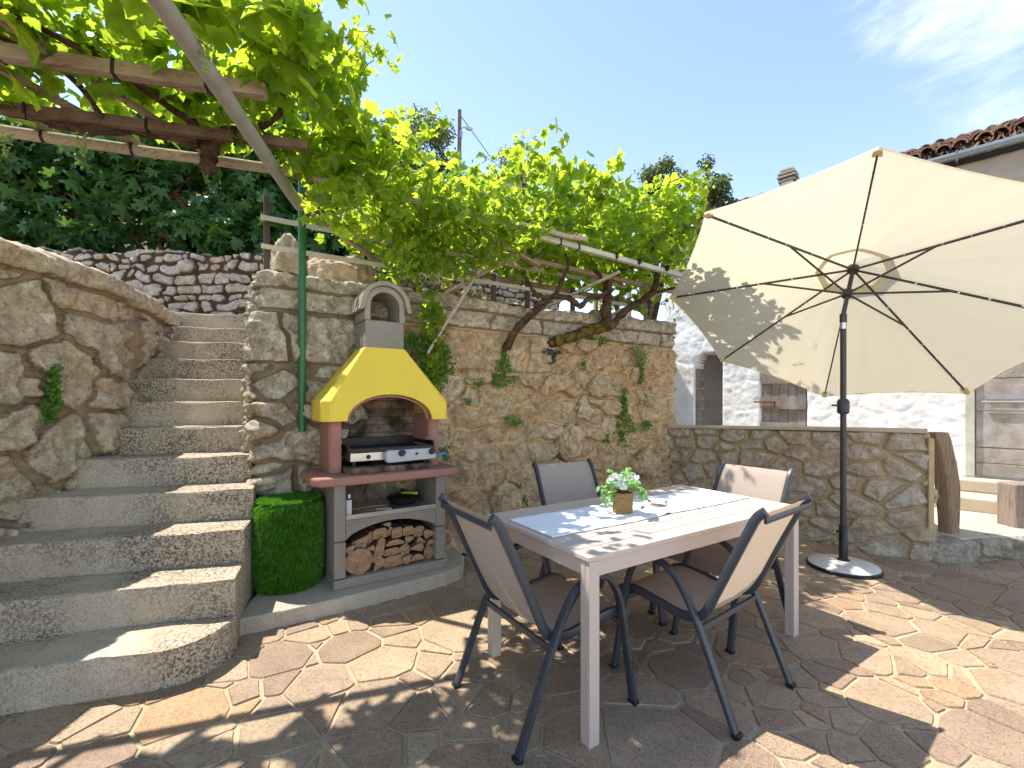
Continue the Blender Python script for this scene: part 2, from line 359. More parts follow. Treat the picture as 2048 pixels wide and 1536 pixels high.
class MB:
    def __init__(s): s.v = []; s.f = []; s.m = []
    def add(s, V, Fc, mi=0):
        k = len(s.v); s.v += [tuple(p) for p in V]; s.f += [tuple(i+k for i in f) for f in Fc]; s.m += [mi]*len(Fc); return s
    def box(s, x0, x1, y0, y1, z0, z1, mi=0):
        V = [(x0,y0,z0),(x1,y0,z0),(x1,y1,z0),(x0,y1,z0),(x0,y0,z1),(x1,y0,z1),(x1,y1,z1),(x0,y1,z1)]
        return s.add(V, [(3,2,1,0),(4,5,6,7),(0,1,5,4),(1,2,6,5),(2,3,7,6),(3,0,4,7)], mi)
    def beam(s, a, b, w_, h, up=(0,0,1), mi=0, jit=0., n=1):
        a = Vector(a); b = Vector(b); d = (b-a).normalized(); x = d.cross(Vector(up))
        if x.length < 1e-4: x = Vector((1,0,0))
        x.normalize(); z = x.cross(d); rings = []
        for i in range(n+1):
            c = a.lerp(b, i/n); j = lambda: random.uniform(-jit, jit)
            rings.append([c+x*(sx*w_/2+j())+z*(sz*h/2+j()) for sx, sz in ((-1,-1),(1,-1),(1,1),(-1,1))])
        V = [p for r in rings for p in r]; Fc = [(0,1,2,3)[::1], tuple(4*n+i for i in (3,2,1,0))]
        for i in range(n):
            for k in range(4): Fc.append((4*i+k, 4*i+4+k, 4*i+4+(k+1) % 4, 4*i+(k+1) % 4))
        return s.add(V, Fc, mi)
    def prism(s, poly, fn, d0, d1, mi=0):
        """poly in 2-D, fn(a, b, depth) -> point"""
        n = len(poly); V = [fn(a, b, d0) for a, b in poly]+[fn(a, b, d1) for a, b in poly]
        return s.add(V, [tuple(range(n)), tuple(range(2*n-1, n-1, -1))]+[(i, n+i, n+(i+1) % n, (i+1) % n) for i in range(n)], mi)
    def tube(s, pts, r, n=8, cap=True, flat=None, mi=0, wob=0.):
        """sweep; r scalar or list; flat=(ra, rb, side vector) for an oval section"""
        P = [Vector(p) for p in pts]; k = len(P); rr = r if hasattr(r, '__len__') else [r]*k
        T = [(P[min(i+1, k-1)]-P[max(i-1, 0)]).normalized() for i in range(k)]
        x = T[0].orthogonal().normalized() if not flat else Vector(flat[2]); V = []
        for i in range(k):
            x = (x-T[i]*x.dot(T[i])).normalized() if not flat else (Vector(flat[2])-T[i]*Vector(flat[2]).dot(T[i])).normalized()
            y = T[i].cross(x)
            for j in range(n):
                a = 2*math.pi*j/n; ra, rb = (rr[i], rr[i]) if not flat else (flat[0], flat[1])
                cx, sx = math.cos(a), math.sin(a)
                if flat: cx = math.copysign(abs(cx)**.45, cx); sx = math.copysign(abs(sx)**.45, sx)
                wq = 1+(random.uniform(-wob, wob) if wob else 0)
                V.append(P[i]+x*cx*ra*wq+y*sx*rb*wq)
        Fc = [(i*n+j, i*n+(j+1) % n, (i+1)*n+(j+1) % n, (i+1)*n+j) for i in range(k-1) for j in range(n)]
        if cap: Fc += [tuple(range(n-1, -1, -1)), tuple((k-1)*n+j for j in range(n))]
        return s.add(V, Fc, mi)
    def lathe(s, prof, c=(0,0,0), n=24, mi=0):
        k = len(prof); V = [(c[0]+r_*math.cos(2*math.pi*j/n), c[1]+r_*math.sin(2*math.pi*j/n), c[2]+z) for r_, z in prof for j in range(n)]
        Fc = [(i*n+j, i*n+(j+1) % n, (i+1)*n+(j+1) % n, (i+1)*n+j) for i in range(k-1) for j in range(n)]
        Fc += [tuple(range(n-1, -1, -1)), tuple((k-1)*n+j for j in range(n))]
        return s.add(V, Fc, mi)
    def build(s, name, mat, parent=None, smooth=False, bevel=0, world=False, mats=None, seg=2):
        o = mesh_obj(name, s.v, s.f, mat, parent, smooth, None, world, bevel, mats, s.m if mats else None, seg)
        if smooth:
            try: o.data.set_sharp_from_angle(angle=R(40))
            except Exception: pass
        return o
def spline(pts, k=6):
    P = [Vector(p) for p in pts]; o = []
    for i in range(len(P)-1):
        p0, p1, p2, p3 = P[max(i-1, 0)], P[i], P[i+1], P[min(i+2, len(P)-1)]
        for j in range(k):
            t = j/k; o.append(.5*((2*p1)+(-p0+p2)*t+(2*p0-5*p1+4*p2-p3)*t*t+(-p0+3*p1-3*p2+p3)*t**3))
    o.append(P[-1]); return o
def vnoise(p, seed=0):
    p = np.asarray(p, dtype=np.float64); i = np.floor(p).astype(np.int64); f = p-i; f = f*f*(3-2*f); res = 0
    for dx in (0, 1):
        for dy in (0, 1):
            for dz in (0, 1):
                h = ((i[:,0]+dx)*73856093) ^ ((i[:,1]+dy)*19349663) ^ ((i[:,2]+dz)*83492791) ^ (seed*2654435)
                h = (h ^ (h >> 13))*1274126177; h = (h ^ (h >> 16)) & 0xffff
                wt = (f[:,0] if dx else 1-f[:,0])*(f[:,1] if dy else 1-f[:,1])*(f[:,2] if dz else 1-f[:,2])
                res = res+wt*(h/65535.)
    return res*2-1
def fbm(p, oct=4, seed=0, gain=.5):
    a = 1.; r = 0; p = np.array(p, dtype=np.float64)
    for k in range(oct): r = r+a*vnoise(p, seed+k*17); p = p*2.03; a *= gain
    return r

# ---------------------------------------------------------------- stone wall generator
def cells(a, b, sw, sh, seed, drop=.25, jit=.38, amin=0, amax=1, bmin=0, bmax=1):
    r = np.random.default_rng(seed); S = []
    nr = int((bmax-bmin)/sh)+3
    for j in range(-1, nr):
        x = amin-sw+r.uniform(0, sw)
        while x < amax+sw:
            if r.random() > drop: S.append(((x+r.normal(0, jit*.35)*sw), bmin+(j+.5+r.uniform(-jit, jit))*sh))
            x += sw*r.uniform(.65, 1.4)
    S = np.array(S); Q = S/np.array([sw, sh]); P = np.stack([a/sw, b/sh], 1)
    cid = np.zeros(len(P), int); ed = np.zeros(len(P))
    for k in range(0, len(P), 20000):
        p = P[k:k+20000]; d = ((p[:, None, :]-Q[None])**2).sum(2); i0 = d.argmin(1); q0 = Q[i0]
        idx = np.argpartition(d, 7, axis=1)[:, :7]; e = np.full(len(p), 9.)
        for j in range(7):
            q1 = Q[idx[:, j]]; dv = q1-q0; ln = np.sqrt((dv**2).sum(1)); ok = ln > 1e-9; ln[~ok] = 1
            ee = (((q0+q1)/2-p)*dv).sum(1)/ln; e = np.where(ok, np.minimum(e, ee), e)
        cid[k:k+20000] = i0; ed[k:k+20000] = e*math.sqrt(sw*sh)
    return cid, ed, S
def courses(a, b, wmean, hmean, seed, bmin, bmax, amax):
    r = np.random.default_rng(seed); zs = [bmin]
    while zs[-1] < bmax: zs.append(zs[-1]+hmean*r.uniform(.6, 1.45))
    zs = np.array(zs); row = np.clip(np.searchsorted(zs, b), 1, len(zs)-1); n = len(a)
    cid = np.zeros(n, int); ed = np.zeros(n); off = np.zeros(n); ta = np.zeros(n); tb = np.zeros(n); cell = np.zeros(n)
    for k in range(1, len(zs)):
        m = row == k
        js = [-1.]
        while js[-1] < amax+1: js.append(js[-1]+wmean*r.uniform(.5, 1.6)*(zs[k]-zs[k-1])/hmean)
        js = np.array(js); q = np.clip(np.searchsorted(js, a[m]), 1, len(js)-1); da = np.minimum(a[m]-js[q-1], js[q]-a[m]); db = np.minimum(b[m]-zs[k-1], zs[k]-b[m])
        rc = .05; ia = np.clip(rc-da, 0, None); ib = np.clip(rc-db, 0, None); ed[m] = np.maximum(rc-np.hypot(ia, ib), 0)+np.where((ia == 0) & (ib == 0), np.minimum(da, db)-rc, 0)
        c = r.random(len(js)); o = r.normal(0, .03, len(js)); cell[m] = c[q]; off[m] = o[q]
        ta[m] = (a[m]-(js[q]+js[q-1])/2)/wmean; tb[m] = (b[m]-(zs[k]+zs[k-1])/2)/hmean
    return cell, ed, off, ta, tb
def stone_wall(name, path, z0, ztop, mat, sw=.3, sh=.2, res=.014, seed=1, bulge=.045, joint=.018, batter=0., cap=.35, rough=.018,
               warp=.05, custom=None, depth=None, parent=None, offs=.02, drop=.25, extra=None):
    P = np.array(path, float); seg = np.sqrt((np.diff(P, axis=0)**2).sum(1)); cum = np.r_[0, np.cumsum(seg)]
    n = max(2, int(cum[-1]/res)); s = np.linspace(0, cum[-1], n)
    x = np.interp(s, cum, P[:, 0]); y = np.interp(s, cum, P[:, 1])
    k = max(1, int(.05/res)); ker = np.ones(2*k+1)/(2*k+1)
    xs = np.convolve(np.r_[np.full(k, x[0]), x, np.full(k, x[-1])], ker, 'valid'); ys = np.convolve(np.r_[np.full(k, y[0]), y, np.full(k, y[-1])], ker, 'valid')
    xs[0], ys[0], xs[-1], ys[-1] = x[0], y[0], x[-1], y[-1]
    tx = np.gradient(xs); ty = np.gradient(ys); l = np.hypot(tx, ty); nx = ty/l; ny = -tx/l
    zt = np.array([ztop(q) for q in s]) if callable(ztop) else np.full(n, ztop)
    m = int((zt.max()-z0)/res)+1; mc = max(3, int(cap/ .03))
    tv = np.linspace(0, 1, m); V = []; A = []; B = []; D = []; INW = []
    rows = m+mc
    Z = np.zeros((rows, n)); IN = np.zeros((rows, n)); Bc = np.zeros((rows, n))
    for r_ in range(m): Z[r_] = z0+(zt-z0)*tv[r_]; Bc[r_] = Z[r_]
    for r_ in range(mc): Z[m+r_] = zt; IN[m+r_] = cap*(r_+1)/mc; Bc[m+r_] = zt+IN[m+r_]*.6
    a = np.tile(s, (rows, 1)).ravel(); b = Bc.ravel(); z = Z.ravel(); inn = IN.ravel()
    X = np.tile(xs, (rows, 1)).ravel(); Y = np.tile(ys, (rows, 1)).ravel(); NX = np.tile(nx, (rows, 1)).ravel(); NY = np.tile(ny, (rows, 1)).ravel()
    P3 = np.stack([a, b, np.zeros_like(a)+seed], 1)
    wa = a+warp*fbm(P3*3.1, 3, seed+1); wb = b+warp*.8*fbm(P3*3.3, 3, seed+2)
    cid, ed, S = cells(wa, wb, sw, sh, seed, drop, .38, 0, cum[-1], z0, zt.max()+cap)
    cr = np.random.default_rng(seed+5).random(len(S)); co_ = np.random.default_rng(seed+6).normal(0, 1, len(S))
    cell = cr[cid]; off = co_[cid]*offs; tilt = (np.random.default_rng(seed+8).normal(0, 1, (len(S), 2)))
    ta = (wa-S[cid, 0])/sw; tb = (wb-S[cid, 1])/sh
    if custom: cell, ed, off, ta, tb = custom(wa, wb, cell, ed, off, ta, tb, a, b)
    e = np.clip((ed-joint*.35)/(joint*1.5), 0, 1); prof = 1-(1-e)**2.6
    ridg = 1-2*np.abs(fbm(np.stack([X, Y, z+inn], 1)*5.5, 4, seed+12, .6)); d = rough*.7*ridg*prof+bulge*prof+off*prof+prof*offs*.8*(tilt[cid, 0]*ta+tilt[cid, 1]*tb)*.6
    q3 = np.stack([X, Y, z+inn], 1)
    d = d+rough*fbm(q3*9, 5, seed+3, .62)*(.4+.6*prof)+rough*.9*fbm(q3*2.2, 3, seed+4)
    d = d+batter*(zt.max()-z)
    if extra is not None: d = d+extra(a, b)
    edge = np.clip((ed-joint*.25)/(joint*1.5), 0, 1)
    X2 = X+NX*(d*(inn == 0)-inn); Y2 = Y+NY*(d*(inn == 0)-inn); Z2 = z+np.where(inn > 0, d*.6, 0)
    V = np.stack([X2, Y2, Z2], 1)
    i = np.arange(rows-1)[:, None]*n+np.arange(n-1)[None]; i = i.ravel()
    Fc = np.stack([i, i+1, i+n+1, i+n], 1)
    return mesh_obj(name, V, Fc, mat, parent, True, {'cell': cell, 'edge': edge})

# ---------------------------------------------------------------- frames
U = np.array([.843, .538]); VV = np.array([-.538, .843]); W0 = np.array([-1.455, 3.42]); TH = math.atan2(.538, .843)
def WP(t, v, z): return Vector((W0[0]+U[0]*t+VV[0]*v, W0[1]+U[1]*t+VV[1]*v, z))      # retaining-wall frame

# ================================================================ SETTING
# lower ground, unseen stretch made pale to bounce light onto shaded steps and walls
tagit(MB().box(-60, 60, -60, 60, -.25, -.03).build('ground', concrete('pale_bounce_ground', (.62,.55,.45,1), (.54,.47,.37,1), (.3,.25,.18,1), speck=.3, bump=.6)), kind='structure')
# hill rising behind the terrace
gx = np.linspace(-30, 34, 90); gv = np.r_[np.linspace(2.75, 14, 40), np.linspace(15, 60, 14)]
GX, GV = np.meshgrid(gx, gv); hx = GX.ravel(); hv = GV.ravel()
wl = np.clip((hx+2)/4, 0, 1); wn = .538*wl; wy = np.sqrt(1-wn**2)
hX = -2.4+np.where(hx > 0, .843*hx, hx)-wn*(hv-2.4); hY = 6.45+np.where(hx > 0, .56*hx, 0)+wy*(hv-2.4)
hz = 3.02+np.clip(hv-3.6, 0, 11)*.50+np.clip(hv-14, 0, 60)*.06+.16*fbm(np.stack([hX, hY, hX*0], 1)*.8, 4, 3)
flat = np.clip((hx-4)/5, 0, 1); hz = hz+.32*np.clip(hv-3, 0, 9)*np.clip(-(hx+1)/2, 0, 1); hz = hz*(1-flat)+(2.6+.1*hv*flat)*flat
n_ = len(gx); ii = (np.arange(len(gv)-1)[:, None]*n_+np.arange(n_-1)[None]).ravel()
tagit(mesh_obj('hillside', np.stack([hX, hY, hz], 1), np.stack([ii, ii+1, ii+n_+1, ii+n_], 1), M['dirt'], smooth=True), kind='structure')
# upper terrace floor
up = MB()
up.prism([(-9, 5.35), (-3.9, 5.2), (-2.92, 5.12), (-1.9, 3.55), (2.0, 6.05), (3.4, 9.8), (-2.2, 6.6), (-9, 6.5)], lambda a, b, d: (a, b, d), 2.05, 2.235)
tagit(up.build('terrace', M['dirt']), kind='structure')

# ---- crazy paving: grout bed and every flagstone cut from a weighted Voronoi
tagit(MB().box(-3.2, 9, -1.5, 6.6, -.2, -.002).build('paving_joints', M['grout']), kind='structure')
def paving():
    r = np.random.default_rng(11); S = []
    x0, x1, y0, y1 = -3.2, 8.5, -1.2, 6.2
    tries = 0
    while tries < 16000 and len(S) < 2400:
        tries += 1; p = np.array([r.uniform(x0, x1), r.uniform(y0, y1)]); rad = r.choice([.06, .11, .175, .26], p=[.34, .33, .24, .09])
        if all((p[0]-q[0])**2+(p[1]-q[1])**2 > (.5*(rad+q[2])+.012)**2 for q in S): S.append((p[0], p[1], rad))
    S = np.array(S); V = []; Fc = []; C = []
    for i, (sx, sy, sr) in enumerate(S):
        ang = r.uniform(0, math.pi); poly = [(sx-1, sy-1), (sx+1, sy-1), (sx+1, sy+1), (sx-1, sy+1)]
        d2 = (S[:, 0]-sx)**2+(S[:, 1]-sy)**2; nb = np.argsort(d2)[1:22]; gap = r.uniform(.004, .011)
        for j in nb:
            dx, dy = S[j, 0]-sx, S[j, 1]-sy; d = math.hypot(dx, dy); dx /= d; dy /= d
            off = (d*d+sr*sr*.9-S[j, 2]**2*.9)/(2*d)-gap
            np_ = []
            for k in range(len(poly)):
                a = poly[k]; b = poly[(k+1) % len(poly)]
                da = (a[0]-sx)*dx+(a[1]-sy)*dy-off; db = (b[0]-sx)*dx+(b[1]-sy)*dy-off
                if da <= 0: np_.append(a)
                if da*db < 0: t = da/(da-db); np_.append((a[0]+(b[0]-a[0])*t, a[1]+(b[1]-a[1])*t))
            poly = np_
            if len(poly) < 3: break
        if len(poly) < 3: continue
        pts = []                                                   # wobble and clip corners
        m = len(poly)
        for k in range(m):
            a = np.array(poly[k]); b = np.array(poly[(k+1) % m]); l = np.hypot(*(b-a))
            if l < .012: continue
            c = min(.005, l*.2); t0 = c/l; ns = max(1, int(l/.035))
            for q in range(ns+1):
                t = t0+(1-2*t0)*q/ns; p = a+(b-a)*t; nrm = np.array([-(b-a)[1], (b-a)[0]])/l
                p = p+nrm*(float(vnoise(np.array([[p[0]*13, p[1]*13, i]]))[0])*.0045+float(vnoise(np.array([[p[0]*4, p[1]*4, i+.5]]))[0])*.006); pts.append(p)
        if len(pts) < 4: continue
        k0 = len(V); n = len(pts); zt = .006+r.uniform(-.0015, .0015); cen = np.mean(pts, 0); cv = r.random()
        tx_, ty_ = r.normal(0, .003, 2)
        for p in pts: V.append((p[0], p[1], -.0015)); C.append(cv)
        for p in pts:
            q = cen+(p-cen)*(1-.004/max(.05, np.hypot(*(p-cen)))); V.append((q[0], q[1], zt+(q[0]-cen[0])*tx_+(q[1]-cen[1])*ty_)); C.append(cv)
        Fc.append(tuple(range(k0+n, k0+2*n)))
        for k in range(n): Fc.append((k0+k, k0+(k+1) % n, k0+n+(k+1) % n, k0+n+k))
    o = mesh_obj('patio_paving', V, Fc, M['paver'], attrs={'cell': C}); return tagit(o, kind='structure')
paving()

# ---- retaining wall behind the barbecue
def wall_custom(wa, wb, cell, ed, off, ta, tb, a, b):
    # top: dark coping strip above squared blocks, then a course of big stones on the left
    ed = ed.copy(); cell = cell.copy(); off = off.copy(); ta = ta.copy(); tb = tb.copy()
    def band(z0, z1, joints, jw=1., cellv=None):
        m = (b > z0) & (b <= z1); j = np.array(joints); k = np.searchsorted(j, wa[m]); k = np.clip(k, 1, len(j)-1)
        de = np.minimum(wa[m]-j[k-1], j[k]-wa[m]); dz = np.minimum(b[m]-z0, z1-b[m])
        ed[m] = np.minimum(de, dz)*jw; rr = np.random.default_rng(int(z0*100)); c = rr.random(len(j)); cell[m] = (c[k] if cellv is None else cellv)
        off[m] = rr.normal(0, .008, len(j))[k]; ta[m] = 0; tb[m] = 0
    band(2.155, 9, [-1, 20], 3., .2)
    band(1.985, 2.155, [-1, .9, 1.7, 2.36, 3.4, 4.35, 4.86, 5.45, 5.8, 6.15, 6.6, 9], 1.4)
    m0 = wa < 3.9
    sv = (ed.copy(), cell.copy(), off.copy())
    band(1.60, 1.985, [-1, .7, 1.5, 2.28, 2.66, 3.15, 3.6, 4.15, 4.75, 5.0, 5.4, 9], 1.1)
    keep = (b > 1.60) & (b <= 1.985) & (wa > 5.0)
    ed[keep] = sv[0][keep]; cell[keep] = sv[1][keep]; off[keep] = sv[2][keep]
    return cell, ed, off, ta, tb
c0 = WP(-.37, 0, 0)
path = [(-3.02, 5.32), (-2.93, 5.12), (c0.x-.02, c0.y+.03), (c0.x, c0.y), tuple(WP(4.08, 0, 0))[:2], tuple(WP(4.12, .9, 0))[:2]]
ob = stone_wall('retaining_wall', path, 0, lambda s: 2.25 if s < 5.6 else 2.29, M['rubble'], sw=.27, sh=.19, res=.0125, seed=21, bulge=.026, joint=.022,
                batter=.035, cap=.32, rough=.036, warp=.11, custom=wall_custom, offs=.022)
tagit(ob, 'tall rubble retaining wall with squared coping blocks running behind the yellow barbecue', 'wall')
# grey weathered look of the left part: same mesh, second stone kind
ob.data.materials.append(M['greystone'])
cnt = np.zeros(len(ob.data.polygons)*3); ob.data.polygons.foreach_get('center', cnt); cnt = cnt.reshape(-1, 3)
tpos = (cnt[:, 0]-W0[0])*U[0]+(cnt[:, 1]-W0[1])*U[1]
sel = (tpos+.25*fbm(cnt*2.5, 3, 5) < .62) | (cnt[:, 2] > 1.99)
ob.data.polygons.foreach_set('material_index', sel.astype(np.int32)); ob.data.update()

# ---- left wall along the stairs
path = [(-2.93, -1.2), (-2.93, 3.25), (-3.30, 4.05), (-3.62, 4.88), (-4.0, 5.15)]
def lw_custom(wa, wb, cell, ed, off, ta, tb, a, b):
    ed = ed.copy(); m = b > 2.09; ed[m] = np.minimum(ed[m]*0+.5, np.abs(b[m]-2.09)*1.0+.0); off = np.where(m, .02, off); cell = np.where(m, .4, cell); return cell, ed, off, np.where(m, 0, ta), np.where(m, 0, tb)
tagit(stone_wall('side_wall', path, 0, lambda s: 2.165+.014*s, M['bigstone'], sw=.43, sh=.33, res=.0135, seed=35, bulge=.07, joint=.022, cap=.45, rough=.028, warp=.09, custom=lw_custom, offs=.03, drop=.18, batter=.01),
      'wall of huge rough boulders rising along the left side of the stone stairs', 'wall')
# ---- dry stone wall behind the landing and the terrace
def zt_back(s): return 3.39+.02*math.sin(s*3.1)+.015*math.sin(s*9) if s < 6.6 else max(3.0, 3.39-(s-6.6)*.5)+.04*math.sin(s*4)
def dry_custom(wa, wb, cell, ed, off, ta, tb, a, b): return courses(wa, wb, .27, .165, 5, 2., 6., 14.)
path = [(-9.5, 6.0), (-2.9, 6.42), (-2.4, 6.35), (2.6, 9.5), (3.2, 10.5)]
tagit(stone_wall('dry_stone_wall', path, 2.15, zt_back, M['drystone'], sw=.27, sh=.165, res=.018, seed=44, bulge=.05, joint=.016, cap=.4, rough=.03, warp=.085, offs=.035, custom=dry_custom),
      'dry stone wall of grey and rusty stones crossing behind the top of the stairs', 'wall')
path = [(-5.2, 7.9), (-3.6, 8.4), (1.2, 11.6)]
tagit(stone_wall('dry_stone_wall', path, 3.2, lambda s: 4.9+.06*math.sin(s*3), M['drystone'], sw=.3, sh=.16, res=.035, seed=48, bulge=.07, joint=.02, cap=.4, rough=.03, warp=.07, offs=.03, custom=dry_custom),
      'farther pale dry stone wall on the slope, seen between the railing and the vine leaves', 'wall')

# ---- stairs
st = empty('stone_staircase', (-2.3, 2.3, 0), 'flight of twelve worn pitted concrete steps with a rounded bottom step between the stone walls', 'stairs')
RY = [2.13, 2.45, 2.72, 2.99, 3.25, 3.50, 3.72, 3.92, 4.17, 4.455, 4.77, 5.03]
RX = [-1.50, -1.49, -1.60, -1.70, -1.86, -2.00, -2.12, -2.25, -2.40, -2.555, -2.72, -2.88]
LX = [-3.05]*6+[-3.10, -3.2, -3.35, -3.5, -3.65, -3.8]
RISE = .1905
def nose(i):
    if i >= 12: return (-2.95, 5.35), (-4.3, 5.05)
    an = R([17, 17, 16.5, 16, 15.5, 15, 15, 14, 14, 14, 14, 14][i]); dx = RX[i]-LX[i]
    return (RX[i], RY[i]), (LX[i], RY[i]-dx*math.tan(an))
for i in range(12):
    r0, l0 = nose(i); r1, l1 = nose(i+1)
    if i == 3: rside = [(-1.775, 3.155)]
    else: rside = []
    z = RISE*(i+1)
    if i == 0:
        r0 = (-1.66, 2.085)
        arc = [(-1.66, 2.085), (-1.60, 2.108), (-1.55, 2.145), (-1.505, 2.20), (-1.475, 2.27), (-1.465, 2.36)]
        poly = [l0]+arc+[(-1.482, 2.452), l1]
    else:
        poly = [l0, r0]+rside+[r1, l1]
        if i == 11: poly = [l0, r0, (-2.97, 5.35), (-2.6, 6.5), (-4.6, 6.4), (-4.3, 5.1)]
    # subdivide outline, wobble the worn nosing
    pts = []
    for k in range(len(poly)):
        a = Vector(poly[k]); b = Vector(poly[(k+1) % len(poly)]); l = (b-a).length; ns = max(1, int(l/.06)) if k < len(poly)-1 else 1
        for q in range(ns): pts.append(a.lerp(b, q/ns))
    V = []; n = len(pts)
    for zz, ins in ((0., 0.), (z-.016, 0.), (z-.004, .004), (z, .016)):
        for p in pts:
            jx = .0035*math.sin(p.x*37+p.y*11+i)+.003*math.sin(p.x*91+i*3+zz*50)
            c = Vector(((r0[0]+l0[0])/2, (r0[1]+l1[1])/2)); dd = (p-c).normalized(); q = p-Vector((dd.x*ins*.3, math.copysign(ins, dd.y) if abs(dd.y) > .02 else 0))
            V.append((q.x, q.y-jx*(1 if dd.y < 0 else 0), zz+(.004*math.sin(p.x*13+i*2) if zz > 0 else 0)))
    Fc = [(k, (k+1) % n, n*(lv+1)+(k+1) % n if False else n*(lv+1)+(k+1) % n, n*(lv+1)+k) for lv in (0,) for k in range(n)]
    Fc = [(n*lv+k, n*lv+(k+1) % n, n*(lv+1)+(k+1) % n, n*(lv+1)+k) for lv in range(3) for k in range(n)]+[tuple(range(3*n, 4*n))]
    mesh_obj('step', V, Fc, M['step'], st, world=True)

# ---- concrete plinth under the barbecue
pl = MB()
poly = [(-.555, -.66), (-.2, -.675), (.3, -.665), (.75, -.64), (.93, -.56), (1.02, -.40), (1.06, -.05), (1.0, .1), (-.40, .1), (-.36, -.15)]
pts = []
for k in range(len(poly)):
    a = Vector(poly[k]); b = Vector(poly[(k+1) % len(poly)]); ns = max(1, int((b-a).length/.05))
    for q in range(ns):
        p = a.lerp(b, q/ns); pts.append((p.x+.006*math.sin(p.x*31), p.y+.006*math.sin(p.x*47+p.y*20)))
pl.prism(pts, lambda a, b, d: WP(a, b, d), -.02, .10)
tagit(pl.build('concrete_plinth', M['plinth'], bevel=.012), 'low concrete ledge under the barbecue and the grass covered drum', 'ledge')

# ---- low mortared wall at the back of the patio
path = [(2.02, 6.15), (2.02, 6.1), (1.55, 5.62), (1.9, 5.48), (2.35, 5.0), (2.808, 4.483), (3.175, 4.03), (3.50, 3.78), (3.62, 3.90), (3.1, 4.55)]
path = [(1.55, 5.85), (1.95, 5.42), (2.35, 5.0), (2.808, 4.483), (3.175, 4.03), (3.45, 3.80), (3.54, 3.90), (3.52, 4.02)]
tagit(stone_wall('low_wall', path, 0, lambda s: 1.00+.065*min(1, s/2.8), M['newstone'], sw=.27, sh=.155, res=.011, seed=52, bulge=.022, joint=.020, cap=.14, rough=.013, warp=.035, offs=.012, drop=.12, batter=.03),
      'low wall of honey coloured stones set in mortar behind the parasol', 'wall')
lc = MB()
cp = [(1.55, 5.83, 1.0), (1.95, 5.40, 1.02), (2.35, 4.98, 1.035), (2.808, 4.463, 1.055), (3.175, 4.01, 1.068), (3.45, 3.78, 1.07)]
V = []; Fc = []
for i, c in enumerate(cp):
    a = Vector(cp[max(0, i-1)]); b = Vector(cp[min(len(cp)-1, i+1)]); d = (b-a); d.z = 0; d.normalize(); nn = Vector((d.y, -d.x, 0)) 
    for off, dz in ((.035, .0), (.035, .028), (-.24, .028), (-.24, .0)): V.append(Vector(c)+nn*off+Vector((0, 0, dz)))
for i in range(len(cp)-1):
    for k in range(4): Fc.append((4*i+k, 4*i+(k+1) % 4, 4*i+4+(k+1) % 4, 4*i+4+k))
Fc += [(0, 1, 2, 3), tuple(4*(len(cp)-1)+k for k in (3, 2, 1, 0))]
lwall = [o for o in COL.objects if o.name == 'low_wall'][0]
mesh_obj('coping', V, Fc, M['wallcap'], lwall, bevel=.006)
MB().prism([(3.44, 3.755), (3.492, 3.757), (3.575, 3.93), (3.53, 3.98)], lambda a, b, d: (a, b, d), .12, 1.03).build('end_render', paint('ochre_mortar', (.52,.39,.20,1), .9, .12, .6, 9), lwall, bevel=.012)

# ---- raised landing and steps before the house on the right
M['kerb'] = stone_mat('mossy_kerb', [(.36,.30,.21,1),(.44,.37,.27,1)], (.33,.26,.16,1), crust=(.17,.14,.035,1), light=(.5,.45,.37,1), speck_amt=.5)
yd = stone_wall('courtyard_kerb', [(3.36, 3.84), (3.46, 3.745), (3.62, 3.72), (3.9, 3.80), (4.3, 3.86), (7.5, 4.15), (8, 4.2)], -.02, .165, M['kerb'], sw=.7, sh=.3, res=.012, seed=61, bulge=.008, joint=.012, cap=.30, rough=.014, offs=.01)
tagit(yd, 'mossy stone kerb at the edge of the raised pale courtyard, right of the low wall', 'kerb')
tagit(MB().prism([(3.4, 3.95), (4.3, 4.0), (8.2, 4.35), (8.2, 9), (1.95, 9.3), (1.95, 6.2)], lambda a, b, d: (a, b, d), .0, .168).build('courtyard', concrete('sandy_yard', (.62,.54,.42,1), (.54,.46,.35,1), (.3,.24,.17,1), speck=.3, bump=.5)), kind='structure')
slab = MB().prism([(3.78, 3.83), (4.35, 3.89), (6.0, 4.03), (6.0, 4.8), (4.7, 4.6), (3.72, 4.15)], lambda a, b, d: (a, b, d), .15, .186)
tagit(slab.build('stone_slab', M['wallcap'], bevel=.008), 'flat pale sunlit slab along the kerb at the foot of the tall timber post', 'slab')
HU = Vector((-.707, .707, 0)); HN = Vector((-.707, -.707, 0)); H0 = Vector((5.36, 5.34, 0))
def HP(t, v, z): return H0+HU*t-HN*v+Vector((0, 0, z))          # house frame: t along facade (to the left), v into the house
for i, (a, b, d0, d1, z0, z1, lb) in enumerate([(-2.5, 1.9, -.72, -.02, .16, .315, 'lower rough pale step before the wooden house door'), (-2.4, .15, -.30, -.04, .315, .455, 'upper threshold step directly under the wooden house door')]):
    s_ = MB().prism([(a, d0), (b, d0), (b, d1), (a, d1)], lambda p, q, d: HP(p, q, d), z0, z1)
    tagit(s_.build('stone_step', M['wallcap'], bevel=.02, seg=3), lb, 'step')

